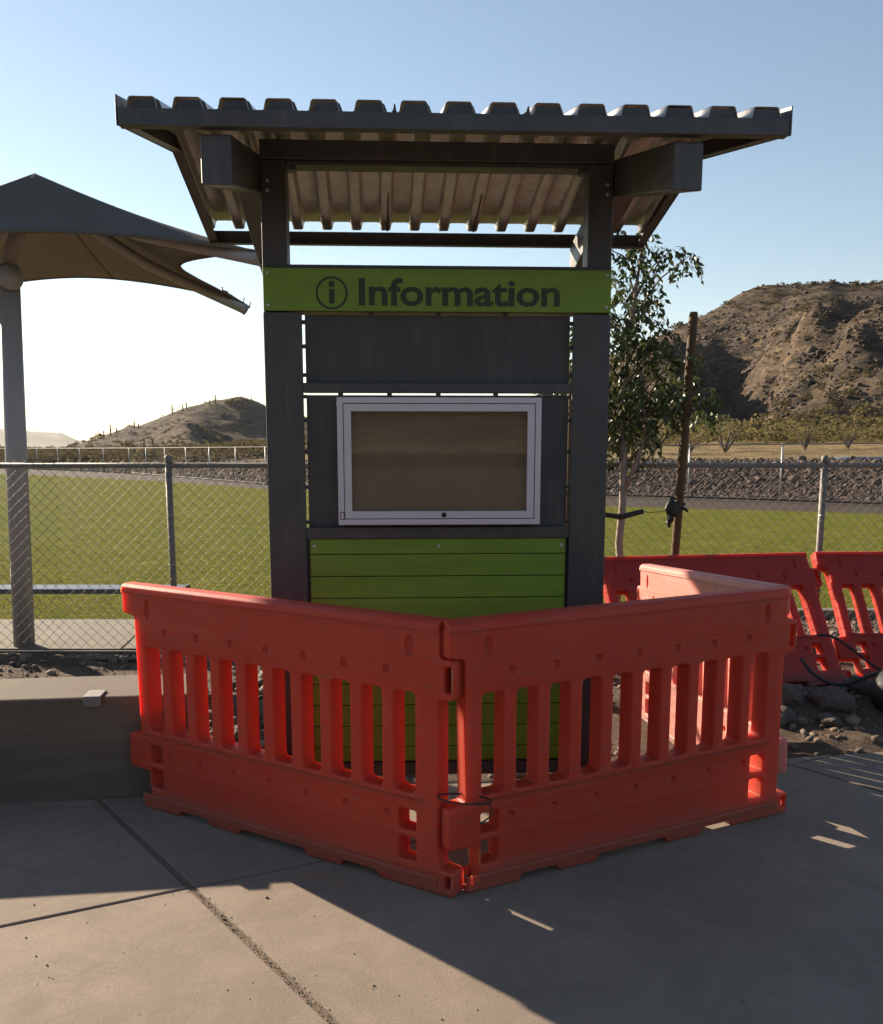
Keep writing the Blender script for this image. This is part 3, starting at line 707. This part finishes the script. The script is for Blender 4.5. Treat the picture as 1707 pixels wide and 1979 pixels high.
# display case
C = bpy.data.objects.new('display_case', None); COL.objects.link(C); C.parent = K
def ringbox(b, X0, X1, Z0, Z1, w, y0, y1):
    o_ = [(X0, Z0), (X1, Z0), (X1, Z1), (X0, Z1)]; i_ = [(X0 + w, Z0 + w), (X1 - w, Z0 + w), (X1 - w, Z1 - w), (X0 + w, Z1 - w)]
    A = [[b.verts.new((x, y, z)) for x, z in q] for q, y in ((o_, y0), (i_, y0), (i_, y1), (o_, y1))]
    for q in range(4):
        for k in range(4): b.faces.new((A[q][k], A[q][(k + 1) % 4], A[(q + 1) % 4][(k + 1) % 4], A[(q + 1) % 4][k]))
cx0, cx1, cz0, cz1 = -.452, .458, 1.353, 1.919
b = B(); ringbox(b, cx0, cx1, cz0, cz1, .026, -.118, -.031); ob('case_frame', b, ALU, C, bevel=.0025)
b = B(); ringbox(b, cx0 + .0285, cx1 - .0285, cz0 + .0285, cz1 - .0285, .033, -.114, -.088); dr = ob('case_door', b, ALU, C, bevel=.002)
b = B(); box(b, cx0 + .026, cx1 - .026, -.045, -.032, cz0 + .026, cz1 - .026); ob('cork_board', b, CORK, C)
b = B(); box(b, cx0 + .055, cx1 - .055, -.104, -.100, cz0 + .055, cz1 - .055); ob('glass_pane', b, GLASS, C)
b = B(); tube(b, [(.022, -.114, cz0 + .045), (.022, -.119, cz0 + .045)], .011, 16); tube(b, [(.022, -.119, cz0 + .045), (.022, -.1195, cz0 + .045)], .006, 10); ob('lock', b, BLACK, dr, True)
b = B(); ringbox(b, cx0 + .008, cx0 + .026, cz0 + .024, cz0 + .06, .003, -.1185, -.1165); ob('hinge_plate', b, BLACK, C)
# roof deck
pitch = 2.3 / 15
prof = []
for k in range(15):
    xc = (k - 7) * pitch; prof += [(xc - .0765, 0), (xc - .057, 0), (xc - .050, .006), (xc - .043, .036), (xc - .037, .041), (xc + .037, .041), (xc + .043, .036), (xc + .050, .006), (xc + .057, 0)]
prof.append((7.5 * pitch, 0))
ysn = np.concatenate([np.linspace(-.852, 0, 9), np.linspace(0.02, .842, 9)])
V = []; F = []; m = len(prof)
for y in ysn:
    for x, z in prof: V.append((x * 1.007 + .012, y, zroof(y) + z))
for i in range(len(ysn) - 1):
    for j in range(m - 1): F.append((i * m + j, i * m + j + 1, (i + 1) * m + j + 1, (i + 1) * m + j))
dk = np_mesh('roof_deck', V, F, DECK, K); md = dk.modifiers.new('t', 'SOLIDIFY'); md.thickness = .002; md.offset = 1
b = B()
for x in (-.21, .25):
    tube(b, [(x, -.852, ZE + .010), (x, 0, ZR + .013), (x, .842, ZE + .01)], .009, 6)
sm = ob('seam', b, DARKM, dk)
for x in (-.21, .25):
    b = B(); prism(b, [(x - .007, ZE), (x + .007, ZE), (x + .003, ZE + .026), (x - .001, ZE + .030)], -.872, -.852)
    ob('seam_end', b, DARKM, dk)
for k in range(15):
    xc = (k - 7) * pitch + .02; b = B(); prism(b, [(xc - .057, ZE - .002), (xc - .043, ZE + .034), (xc - .037, ZE + .039), (xc + .037, ZE + .039), (xc + .043, ZE + .034), (xc + .057, ZE - .002)], -.846, -.843)
    ob('rib_shade_plate', b, DARKM, dk)  # dark plate added in each open rib end to stand for its inner shade
# fascia channels
b = B(); box(b, -1.143, 1.166, -.878, -.873, 2.780, 2.835); box(b, -1.143, 1.166, -.873, -.835, 2.780, 2.785); box(b, -1.143, 1.166, -.873, -.853, 2.829, 2.834); ob('front_fascia', b, DARKM, K, bevel=.0015)
b = B(); box(b, -1.143, 1.166, .858, .863, 2.764, 2.836); box(b, -1.143, 1.166, .82, .858, 2.764, 2.769); ob('rear_fascia', b, DARKM, K, bevel=.0015)
for s in (-1, 1):
    b = B(); x0, x1 = sorted((s * 1.1565 + .012, s * 1.1615 + .012))
    prism(b, [(-.88, 2.778), (-.88, 2.876), (0, ZR + .042), (.865, 2.876), (.865, 2.762), (.0, 2.962)], x0, x1, 'x')
    x0, x1 = sorted((s * 1.1560 + .012, s * 1.115 + .012))
    prism(b, [(-.872, 2.781), (-.872, 2.786), (0, 2.970), (.857, 2.771), (.857, 2.766), (.0, 2.965)], x0, x1, 'x')
    ob('side_fascia', b, DARKM, K, bevel=.0015)

# the roof sits a touch off square on its posts
for o in list(K.children_recursive):
    root = o
    while root.parent and root.parent is not K: root = root.parent
    if root.name.split('.')[0] in ('roof_deck', 'front_fascia', 'rear_fascia', 'side_fascia') and o.type == 'MESH':
        for v in o.data.vertices: v.co.x += -.030 * v.co.y
    if root.name.split('.')[0] == 'rafter' and o.type == 'MESH':
        for v in o.data.vertices: v.co.x += -.030 * v.co.y
# ================================================================ BARRIERS
def curve_mesh(splines, ext, bev, res=2):
    c = bpy.data.curves.new('c', 'CURVE'); c.dimensions = '2D'; c.fill_mode = 'BOTH'; c.extrude = ext; c.bevel_depth = bev; c.bevel_resolution = res; c.offset = -bev
    for pts in splines:
        s = c.splines.new('POLY'); s.points.add(len(pts) - 1); s.use_cyclic_u = True
        for p, q in zip(s.points, pts): p.co = (q[0], q[1], 0, 1)
    o = bpy.data.objects.new('c', c); COL.objects.link(o)
    dg = bpy.context.evaluated_depsgraph_get(); me = bpy.data.meshes.new_from_object(o.evaluated_get(dg)); bpy.data.objects.remove(o)
    b = bmesh.new(); b.from_mesh(me); bmesh.ops.remove_doubles(b, verts=b.verts, dist=1e-5)
    for v in b.verts: v.co = Vector((v.co.x, -v.co.z, v.co.y))
    bmesh.ops.recalc_face_normals(b, faces=b.faces); return b
TH = .088
def barrier_body():
    EA, KA, EB, KB, H = .838, .906, .800, .884, 1.05
    out = [(-EB, 0), (-.565, 0), (-.553, .028), (-.385, .028), (-.373, 0), (-.19, 0), (-.178, .028), (.178, .028), (.19, 0), (.373, 0), (.385, .028), (.553, .028), (.565, 0),
           (KA, 0), (KA, .10), (EA, .105), (EA, .77), (KA, .778), (KA, .925), (EA + .008, .93), (EA + .008, H),
           (-KB, H), (-KB, .935), (-EB - .008, .925), (-EB, .36), (-KB, .352), (-KB, .190), (-.748, .185), (-.748, .03), (-EB, .025)]
    spl = [round_poly(out, .014, 3)]
    for k in range(10):
        x = (k - 4.5) * .153; spl.append(round_poly([(x - .049, .385), (x + .049, .385), (x + .049, .787), (x - .049, .787)], .022, 4))
    for s in (-1, 1):
        for z0, z1 in ((.232, .315), (.108, .203)):
            x = s * .700; spl.append(round_poly([(x - .040, z0), (x + .040, z0), (x + .040, z1), (x - .040, z1)], .010, 3))
    spl.append(round_poly([(.868, .802), (.895, .802), (.895, .90), (.868, .90)], .006, 2))
    spl.append(round_poly([(.870, .03), (.894, .03), (.894, .082), (.870, .082)], .006, 2))
    b = curve_mesh(spl, TH / 2 - .009, .009)
    me = bpy.data.meshes.new('body'); b.to_mesh(me); b.free()
    o = bpy.data.objects.new('tmp', me); COL.objects.link(o)
    # dimples and grip recesses cut on both faces
    c = B()
    for s in (-1, 1):
        for k in range(7):
            for z in (.865, .285):
                ico(c, ((k - 3) * .203, s * (TH / 2 + .006), z), .021, 2)
        for x in (-.715, .715):
            ico(c, (x, s * (TH / 2 + .004), .965), .042, 3, (.52, .45, 1.15))
        for x in (-.46, 0.153, .52): ico(c, (x, s * (TH / 2 + .0095), .60), .016, 2)
    cm = bpy.data.meshes.new('cut'); c.to_mesh(cm); c.free(); cu = bpy.data.objects.new('cut', cm); COL.objects.link(cu)
    m = o.modifiers.new('b', 'BOOLEAN'); m.operation = 'DIFFERENCE'; m.solver = 'EXACT'; m.object = cu
    dg = bpy.context.evaluated_depsgraph_get(); res = bpy.data.meshes.new_from_object(o.evaluated_get(dg))
    bpy.data.objects.remove(o); bpy.data.objects.remove(cu)
    print('barrier faces', len(res.polygons)); return res
BODY = barrier_body()
def top_rail_mesh():
    b = B(); y = TH / 2 + .007
    poly = round_poly([(-y, 1.030), (y, 1.030), (y - .004, 1.058), (y - .022, 1.072), (-y + .022, 1.072), (-y + .004, 1.058)], .006, 3)
    prism(b, poly, -.880, .846, 'x'); return b
b = top_rail_mesh(); bmesh.ops.recalc_face_normals(b, faces=b.faces); TOPM = bpy.data.meshes.new('top_rim'); b.to_mesh(TOPM); b.free()
def skirt_mesh():
    b = B(); y = TH / 2 + .004
    for s in (-1, 1):
        prism(b, [(s * y, .034), (s * y, .062), (s * (y - .004), .070), (s * (TH / 2 - .004), .071), (s * (TH / 2 - .004), .034)], -.798, .835, 'x')
        prism(b, [(s * (TH / 2 - .003), .357), (s * (y - .001), .359), (s * (y - .001), .366), (s * (TH / 2 - .003), .368)], -.78, .78, 'x')
    return b
b = skirt_mesh(); bmesh.ops.recalc_face_normals(b, faces=b.faces); SKM = bpy.data.meshes.new('base_rib'); b.to_mesh(SKM); b.free()
LMESH = text_mesh('ADA\nWALL', .04, .001, .0006); LMESH2 = LMESH
fit_text(LMESH, 0, .06, 0, .055, 0)
b = B(); tube(b, [(0, 0, -.02), (0, 0, 1.0)], .011, 10); PINM = bpy.data.meshes.new('pin'); b.to_mesh(PINM); b.free()
def barrier(loc, rot, mat, label, letter=True):
    t = thing('barricade', loc, label, 'barricade', 0, 'interlocking plastic barricades around the kiosk')
    t.rotation_euler = rot
    for nm, me in (('barrier_body', BODY), ('top_rim', TOPM), ('base_rib', SKM)):
        m2 = me.copy(); m2.materials.clear(); o = link(nm, m2, mat, t, nm == 'barrier_body')
        if nm == 'barrier_body': 
            m2.set_sharp_from_angle(angle=R(32))
    if letter:
        m2 = LMESH.copy(); o = link('lettering', m2, mat, t); o.location = (.80, TH / 2 + .0015, .70); o.rotation_euler = (0, 0, math.pi)
        return t
aL = R(-30.96); aR = R(26.8)
dL = Vector((math.cos(aL), math.sin(aL))); dR = Vector((math.cos(aR), math.sin(aR)))
cL = Vector((-.712, 3.644)); cR = Vector((.793, 3.579))
barrier((cL.x, cL.y, 0), (0, 0, aL), PL_A, 'orange red slotted barricade in front of the kiosk, its left end by the seat wall')
barrier((cR.x, cR.y, 0), (0, 0, aR), PL_A, 'orange red slotted barricade across the right front of the kiosk')
PE = cR + dR * .875; a3 = R(97.5); d3 = Vector((math.cos(a3), math.sin(a3))); c3 = PE + d3 * .845
barrier((c3.x, c3.y, -.065), (0, R(4.3), a3), PL_P, 'sun faded pink barricade standing behind the right front one')
lean = R(-35)
barrier((2.06, 6.02, .0), (lean, 0, R(10)), PL_B, 'red barricade leaning back on the fence behind the pink one')
barrier((3.78, 6.22, .0), (lean, 0, R(2)), PL_B, 'red barricade leaning back on the fence at the right edge')
# black cable loop tied round the two front barricades
b = B(); pts = []
for k in range(25):
    a = k / 24 * math.pi * 2; pts.append((.085 + .10 * math.cos(a), 3.135 + .085 * math.sin(a), .405 - .018 * math.sin(a * 1.0 + .5)))
tube(b, pts, .0035, 6, False); tube(b, [(.165, 3.13, .40), (.185, 3.10, .385), (.18, 3.10, .35), (.14, 3.09, .325)], .003, 6)
tag(ob('wire_loop', b, BLACK, smooth=True), 'black wire loop tying the two front barricades at their corner', 'wire')

# ================================================================ SEAT WALL + SKATE STOP
A0 = Vector((-6.0, 3.585)); A1 = Vector((-1.23, 4.155)); dd = (A1 - A0).normalized(); nn = Vector((-dd.y, dd.x))
b = B(); fr = [(0, 0), (0, .513), (.42, .513), (.42, 0)]
vs = []
for e_ in (A0, A1):
    vs.append([b.verts.new((e_.x + nn.x * p, e_.y + nn.y * p, z - (.03 if z == 0 else 0))) for p, z in fr])
for k in range(4): b.faces.new((vs[0][k], vs[0][(k + 1) % 4], vs[1][(k + 1) % 4], vs[1][k]))
b.faces.new(vs[0]); b.faces.new(vs[1][::-1])
tag(ob('seat_wall', b, WALLC, bevel=.012), 'low concrete seat wall left of the barricades', 'wall')
SPt = A0 + dd * 4.36 
b = B(); M = Matrix.Translation((SPt.x, SPt.y, .513)) @ Matrix.Rotation(math.atan2(dd.y, dd.x), 4, 'Z')
prism(b, [(-.022, -.04), (-.022, .004), (-.018, .010), (.10, .010), (.10, .001), (-.003, .001), (-.003, -.04)], -.04, .04, 'x')
for v in b.verts: v.co = M @ v.co
tag(ob('skate_stop', b, GALVD, bevel=.003), 'small metal skate stop clamped on the seat wall edge', 'bracket')

# ================================================================ BENCH behind fence
t = thing('player_bench', (0, 7.8, 0), 'long dark bench plank behind the left fence', 'bench')
b = B(); box(b, -6.5, -2.30, -.13, .13, .41, .455); ob('seat', b, NAVY, t, bevel=.006)
b = B(); box(b, -2.31, -2.285, -.135, .135, .405, .458); ob('end_cap', b, BLACK, t, bevel=.003)
for x in (-6.0, -2.46):
    b = B(); box(b, x - .03, x + .03, -.03, .03, 0, .405); box(b, x - .03, x + .03, -.11, .11, .385, .409); ob('leg', b, GALVD, t, bevel=.003)

# ================================================================ SHADE CANOPY
t = thing('shade_umbrella', (-3.53, 7.42, 0), 'large grey fabric shade umbrella on a pale steel post behind the left fence', 'shade canopy')
tx, ty = -3.53, 7.42
def L3(x, y, z): return (x - tx, y - ty, z)
peak = Vector(L3(-3.36, 7.70, 3.93)); NR = Vector(L3(-1.33, 6.60, 3.085)); FR_ = Vector(L3(-1.95, 8.82, 3.085))
FLc = Vector(L3(-4.95, 8.82, 3.085)); NL = Vector(L3(-4.85, 6.60, 3.085))
cor = [NR, FR_, FLc, NL]
def panel_fab(a, c, sag, inn):
    n = 22; m = 12; V = []
    mid = (a + c) / 2
    for i in range(n + 1):
        u = i / n; e_ = a * (1 - u) + c * u; k = 4 * u * (1 - u)
        # catenary edge pulled towards the centre and up
        ctr = Vector((peak.x, peak.y, e_.z)); e2 = e_ + (ctr - e_).normalized() * inn * k + Vector((0, 0, sag * k))
        for j in range(m + 1):
            w = j / m; p = e2 * (1 - w) + peak * w; p = p - Vector((0, 0, .10 * math.sin(w * math.pi) * .4))
            V.append(p)
    F = [(i * (m + 1) + j, (i + 1) * (m + 1) + j, (i + 1) * (m + 1) + j + 1, i * (m + 1) + j + 1) for i in range(n) for j in range(m)]
    return V, F
V = []; F = []
for (a, c, sag, inn) in ((NL, NR, .16, .12), (NR, FR_, .12, .55), (FR_, FLc, .20, .12), (FLc, NL, .12, .55)):
    v, f = panel_fab(a, c, sag, inn); o_ = len(V); V += [tuple(p) for p in v]; F += [tuple(q + o_ for q in ff) for ff in f]
fb = np_mesh('fabric', V, F, FABRIC, t, True)
m = fb.modifiers.new('s', 'SOLIDIFY'); m.thickness = .003
def edge_pt(a, c, sag, inn, u):
    k = 4 * u * (1 - u); e_ = a * (1 - u) + c * u; ctr = Vector((peak.x, peak.y, e_.z)); return e_ + (ctr - e_).normalized() * inn * k + Vector((0, 0, sag * k))
for (a, c, sag, inn) in ((NL, NR, .16, .12), (NR, FR_, .12, .55), (FR_, FLc, .20, .12), (FLc, NL, .12, .55)):
    b = B(); tube(b, [edge_pt(a, c, sag, inn, k / 24) for k in range(25)], .010, 6); ob('hem', b, FABRIC, fb, True)
for (a, c, sag, inn, u) in ((FR_, FLc, .20, .12, .38), (NL, NR, .16, .12, .45)):
    b = B(); e0 = edge_pt(a, c, sag, inn, u); pts_ = []
    for k in range(13):
        w = k / 12; p = e0 * (1 - w) + peak * w; pts_.append(p - Vector((0, 0, .10 * math.sin(w * math.pi) * .4 + .006)))
    tube(b, pts_, .006, 5); ob('seam', b, FABRIC, fb, True)
for c in cor:
    b = B(); d_ = (c - peak).normalized(); e_ = c + d_ * .06 - Vector((0, 0, .05)); tube(b, [peak - Vector((0, 0, .16)), c * .5 + peak * .5 - Vector((0, 0, .19)), e_], .045, 10); tube(b, [e_, e_ + d_ * .012], .052, 12)
    ob('arm', b, WHITEP, t, True)
b = B(); tube(b, [L3(-3.575, 7.40, -.05), L3(-3.50, 7.42, 3.14)], .085, 20); ob('post', b, WHITEP, t, True)
b = B(); tube(b, [L3(-3.50, 7.42, 3.10), L3(-3.44, 7.55, 3.5), L3(-3.37, 7.70, 3.80)], [.07, .06, .05], 12); ob('mast', b, WHITEP, t, True)
b = B(); tube(b, [L3(-3.44, 7.30, 3.03), L3(-3.41, 7.28, 3.03)], .10, 20); tube(b, [L3(-3.44, 7.34, 3.03), L3(-3.53, 7.42, 3.03)], .06, 12); ob('flange', b, WHITEP, t, True)
b = B(); e_ = FR_ + (FR_ - peak).normalized() * .02
for k in range(9):
    q = FR_ + (peak - FR_).normalized() * (.18 - .035 * k) + Vector((0, 0, -.02)); tube(b, [q, q + Vector((random.uniform(-.03, .03), 0, random.uniform(.03, .07)))], .006, 4)
tube(b, [FR_ + (peak - FR_).normalized() * .2, FR_ - (peak - FR_).normalized() * .12], .010, 5)
ob('tie_rope', b, BLACK, t)

# ================================================================ YOUNG TREE
random.seed(11)
T0 = Vector((1.385, 6.86, 0))
t = thing('young_tree', T0, 'slender young tree with drooping dark leaves behind the kiosk', 'tree')
b = B()
trunk = [(0, 0, -.1), (-.01, 0, .45), (.015, 0, .8), (.0, 0, .95), (.02, 0, 1.25), (.015, 0, 1.6), (.0, .0, 2.0), (.03, -.02, 2.5), (.08, -.04, 3.0), (.13, -.05, 3.4)]
tube(b, trunk, [.040, .034, .030, .030, .028, .026, .022, .017, .011, .004], 10)
tube(b, [(.02, 0, 1.32), (.12, -.05, 1.62), (.16, -.08, 1.85), (.10, -.1, 2.3)], [.02, .017, .013, .006], 8)
ob('trunk', b, BARK, t, True)
clus = [(1.24, 3.15, .20), (1.50, 3.18, .12), (1.68, 3.12, .09), (1.80, 3.07, .08), (1.36, 2.95, .24), (1.55, 2.93, .14), (1.5, 2.75, .20), (1.25, 2.70, .22), (1.32, 2.52, .26), (1.52, 2.50, .20),
        (1.62, 2.42, .14), (1.35, 2.30, .28), (1.6, 2.22, .22), (1.75, 2.18, .16), (1.45, 2.10, .24), (1.24, 2.05, .22), (1.62, 2.00, .20), (1.40, 1.88, .24), (1.22, 1.84, .18), (1.55, 1.80, .18), (1.90, 2.20, .09), (2.0, 2.10, .09), (2.05, 1.98, .07),
        (1.05, 2.5, .2), (1.0, 2.2, .22), (1.1, 1.9, .18), (1.82, 2.35, .10), (1.35, 1.72, .15)]
tb_ = B(); LV = []; LF = []
def leaf(p, d, s):
    d = d.normalized(); side = d.cross(Vector((random.gauss(0, 1), random.gauss(0, 1), random.gauss(0, .6)))).normalized(); up = side.cross(d)
    o_ = len(LV); w = s * .24
    LV.extend([tuple(p), tuple(p + d * s * .4 + side * w + up * s * .06), tuple(p + d * s), tuple(p + d * s * .4 - side * w + up * s * .06), tuple(p + d * s * .45 - up * s * .02)])
    LF.extend([(o_, o_ + 1, o_ + 4), (o_ + 1, o_ + 2, o_ + 4), (o_ + 2, o_ + 3, o_ + 4), (o_ + 3, o_, o_ + 4)])
def on_trunk(z):
    for (a, b_) in zip(trunk[:-1], trunk[1:]):
        if a[2] <= z <= b_[2]:
            u = (z - a[2]) / (b_[2] - a[2]); return Vector(a) * (1 - u) + Vector(b_) * u
    return Vector(trunk[-1])
for (X_, Z_, r_) in clus:
    c = Vector((X_ - T0.x, random.uniform(-.18, .18), Z_)); st = on_trunk(max(1.35, Z_ - .12 - abs(c.x) * .7))
    mid = (st + c) / 2 + Vector((0, 0, .06)); tube(tb_, [st, mid, c], [.009, .006, .003], 5)
    ntw = int(25 * (r_ / .2) ** 1.5) + 3
    for k in range(ntw):
        dd_ = Vector((random.gauss(0, 1), random.gauss(0, 1), random.gauss(0, 1))).normalized() * r_ * random.uniform(0, 1) ** .45
        p0 = c + dd_ * .5; p1 = c + dd_ + Vector((0, 0, -.02)); out = Vector((dd_.x, dd_.y, 0)); out = out.normalized() if out.length > .01 else Vector((1, 0, 0))
        L_ = random.uniform(.08, .16); p2 = p1 + out * L_ * .55 + Vector((0, 0, -L_ * .8))
        if k % 2 == 0: tube(tb_, [p0, p1, p2], [.003, .002, .001], 3, False)
        for q in range(7):
            u = q / 6; P = p1 * (1 - u) ** 2 + (p1 + out * L_ * .5) * 2 * u * (1 - u) + p2 * u * u
            sd = Vector((-out.y, out.x, 0)) * (1 if q % 2 else -1)
            leaf(P, sd * .55 + out * .3 + Vector((random.gauss(0, .25), random.gauss(0, .25), -random.uniform(.3, 1.1))), random.uniform(.042, .072))
ob('branches', tb_, TWIG, t)
np_mesh('foliage', LV, LF, LEAF, t, False)
# stake beside the tree
t = thing('tree_stake', (1.795, 6.80, 0), 'brown wooden tree stake leaning slightly right beside the young tree', 'stake')
b = B(); tube(b, [(-.0, 0, -.2), (.0, 0, .5), (.045, 0, 1.6), (.085, 0, 2.66), (.086, 0, 2.69)], [.030, .031, .033, .033, .027], 10); ob('pole', b, STAKE, t, True)
b = B()
ico(b, (-.012, -.035, 1.225), .05, 2, (.75, .6, 1.3), .12); ico(b, (-.035, -.03, 1.16), .035, 2, (.7, .6, 1.2), .14)
tube(b, [(-.01, -.03, 1.27), (.07, -.01, 1.26), (.05, .04, 1.255), (-.01, .03, 1.26)], .013, 6)
tube(b, [(.0, -.035, 1.30), (-.03, -.03, 1.31), (-.055, -.02, 1.22), (-.05, -.03, 1.12), (-.045, -.03, 1.08)], [.012, .022, .030, .022, .008], 6)
tube(b, [(.02, -.035, 1.25), (.08, -.02, 1.22), (.10, -.01, 1.20)], [.012, .014, .006], 6)

ob('tie_knot', b, BLACK, t)
b = B(); tube(b, [(1.385 - .26, 6.82, 1.20), (1.385 - .04, 6.815, 1.165), (1.385 + .02, 6.815, 1.165), (1.385 + .17, 6.80, 1.205)], [.018, .020, .022, .019], 8)
tube(b, [(1.385 - .04, 6.81, 1.165), (1.35, 6.9, 1.16), (1.41, 6.9, 1.16), (1.42, 6.82, 1.165)], .014, 6)
tag(ob('tree_tie', b, BLACK, smooth=True), 'black rubber tie wrapped round the pale tree trunk', 'tie')
b = B(); tube(b, [(1.54, 6.80, 1.205), (1.62, 6.80, 1.195), (1.70, 6.8, 1.205), (1.80, 6.8, 1.24)], .0025, 5)
tag(ob('guy_wire', b, BLACK), 'thin wire from the trunk tie to the wooden stake', 'wire')
t = thing('tree_stake', (.98, 6.80, 0), 'second tree stake hidden mostly behind the kiosk', 'stake')
b = B(); tube(b, [(0, 0, -.2), (0, 0, 2.3)], .03, 10); ob('pole', b, STAKE, t, True)

# two thin dark stakes in the desert beyond the far fence
for x, y, h, lb in ((-20.7, 62, 1.9, 'left thin dark stake beyond the far fence'), (-20.0, 62, 1.8, 'right thin dark stake beyond the far fence')):
    z = float(height(x, y)); b = B(); tube(b, [(0, 0, -.2), (.02, 0, h * .5), (-.05 if x > -20.3 else .06, 0, h)], .05, 6)
    o = ob('desert_stake', b, TWIG); o.location = (x, y, z); tag(o, lb, 'stake', 'thin dark stakes beyond the far fence')
# blue tarp roll on the bank top
x, y = 15.2, 31.3; z = float(height(x, y)); b = B(); tube(b, [(-1.4, .55, .0), (-.6, .2, .02), (.3, -.1, .02), (1.8, -.7, .0)], [.07, .09, .08, .07], 10)
o = ob('tarp_roll', b, BLUE, smooth=True); o.location = (x, y, z + .02); tag(o, 'long rolled blue tarp on top of the rocky bank', 'tarp')
# dark rocks / bags on the bank crest
for k, (x, y, s, lb) in enumerate([(8.0, 33.6, .11, 'black lump on the bank crest left of the leaning stake base'), (9.6, 33.2, .12, 'black lump on the bank crest right of the stake'), (12.9, 31.9, .14, 'black lump on the bank crest left of the blue tarp')]):
    b = B(); ico(b, (0, 0, s * .6), s, 2, (1.2, .9, .8), .16); o = ob('black_bag', b, BLACK, smooth=True); o.location = (x, y, float(height(x, y))); tag(o, lb, 'bag', 'black lumps on the bank crest')

# ================================================================ BOULDERS, HOSE, SANDBAG
def rock(x, y, s, sq, label, seed, dz=0):
    random.seed(seed); b = B(); ico(b, (0, 0, 0), s, 3, sq, 0.0, Euler((random.uniform(-.4, .4), random.uniform(-.4, .4), random.uniform(0, 3))).to_matrix())
    for v in b.verts:
        p = v.co / s; k = 1 + .34 * float(vnoise(p.x * 1.7 + seed, p.y * 1.7 + p.z * 1.3)) + .10 * float(vnoise(p.x * 4 + seed, p.y * 4 + p.z * 4)); v.co *= k
    # facet
    o = ob('boulder', b, BOULD); o.location = (x, y, float(bedz(x, y)) + s * sq[2] * .25 + dz)
    tag(o, label, 'rock', 'rocks in the planting bed')
for k, a in enumerate([
    (2.26, 5.55, .10, (1, .8, .85), 'grey rounded boulder below the leaning barricades, left of the flatter one'),
    (2.50, 5.48, .115, (1.2, .8, .7), 'flat oval grey boulder below the leaning barricades'),
    (2.80, 5.62, .12, (1.5, .8, .45), 'long low dark stone right of the oval boulder'),
    (2.15, 5.35, .09, (1, .9, .7), 'small stone at the foot of the pink barricade'),
    (2.40, 5.28, .08, (1.1, .8, .6), 'small stone in front of the grey boulders'),
    (-1.30, 5.35, .14, (1, .8, .8), 'pale rock behind the left barricade, nearest the seat wall'),
    (-1.02, 5.30, .13, (1, 1, .8), 'pale rock seen through the fourth slot of the left barricade'),
    (-.80, 5.42, .15, (1.1, .8, .9), 'rough pale rock heaped in the middle of the left pile'),
    (-.98, 5.70, .15, (1, .8, .8), 'pale rock on top of the left pile'),
    (-.66, 5.15, .12, (1, .9, .9), 'pale rock next to the left kiosk post'),
    (-.55, 5.60, .14, (1, .9, .8), 'rock behind the left kiosk post'),
    (-1.15, 5.05, .09, (1, .9, .7), 'small rock at the front of the left pile'),
    (-.82, 4.88, .10, (1.1, .8, .7), 'flat rock low in front of the left pile')]): rock(*a[:5], 60 + k)
n_ = 260; px = rng.normal(-.9, .38, n_); py = rng.normal(5.55, .42, n_); k_ = (py > 4.6) & (py < 6.6) & (px < .2); px, py = px[k_], py[k_]; sc = rng.uniform(.025, .06, len(px))
iv2, if2 = ico_t(2)
tag(scatter('rock_rubble', iv, if_, np.stack([px, py, bedz(px, py) + sc * .4], 1), np.stack([sc, sc * .8, sc * .6], 1), GRAVEL, tilt=.6, jitter=.25), 'heap of pale rock rubble behind the left barricade', 'rubble', kind='stuff')
def bez(P, n=20):
    P = [Vector(p) for p in P]; out = []
    for i in range(len(P) - 1):
        p0 = P[max(i - 1, 0)]; p1 = P[i]; p2 = P[i + 1]; p3 = P[min(i + 2, len(P) - 1)]
        for k in range(n):
            u = k / n; out.append(.5 * ((2 * p1) + (-p0 + p2) * u + (2 * p0 - 5 * p1 + 4 * p2 - p3) * u * u + (-p0 + 3 * p1 - 3 * p2 + p3) * u ** 3))
    out.append(P[-1]); return out
b = B(); tube(b, bez([(2.60, 5.98, .41), (2.70, 5.9, .40), (2.93, 5.7, .22), (3.2, 5.6, .10), (3.7, 5.5, .0)], 8), .009, 8)
tag(ob('irrigation_hose', b, BLACK, smooth=True), 'black hose slanting down to the right over the leaning barricades', 'hose')
b = B(); tube(b, bez([(2.40, 5.76, .30), (2.46, 5.65, .21), (2.60, 5.58, .17), (2.85, 5.5, .28), (3.3, 5.4, .40), (3.9, 5.4, .42)], 8), .012, 8)
tag(ob('irrigation_hose', b, BLACK, smooth=True), 'thicker black hose rising to the right edge in front of the leaning barricade', 'hose')
b = B(); ico(b, (0, 0, .12), .17, 3, (1.2, .9, .95), .03)
o = ob('black_sack', b, BLACK, smooth=True); o.location = (2.92, 5.42, float(bedz(2.92, 5.42)) - .02); tag(o, 'black sack slumped on the dirt at the right edge', 'sack')

# ================================================================ HAZE (pale dusty air)
b = B(); box(b, -2600, 2600, -420, 3500, -62, 420)
hz = ob('haze', b, None); tag(hz, 'thin pale dusty air over the desert', kind='stuff')
hm = bpy.data.materials.new('haze air'); hm.use_nodes = True; hn = hm.node_tree.nodes; hn.clear()
pv = hn.new('ShaderNodeVolumePrincipled'); pv.inputs['Color'].default_value = (.86, .90, .96, 1); pv.inputs['Density'].default_value = .00006; pv.inputs['Anisotropy'].default_value = .3
ho = hn.new('ShaderNodeOutputMaterial'); hm.node_tree.links.new(pv.outputs[0], ho.inputs['Volume']); hz.data.materials.append(hm)
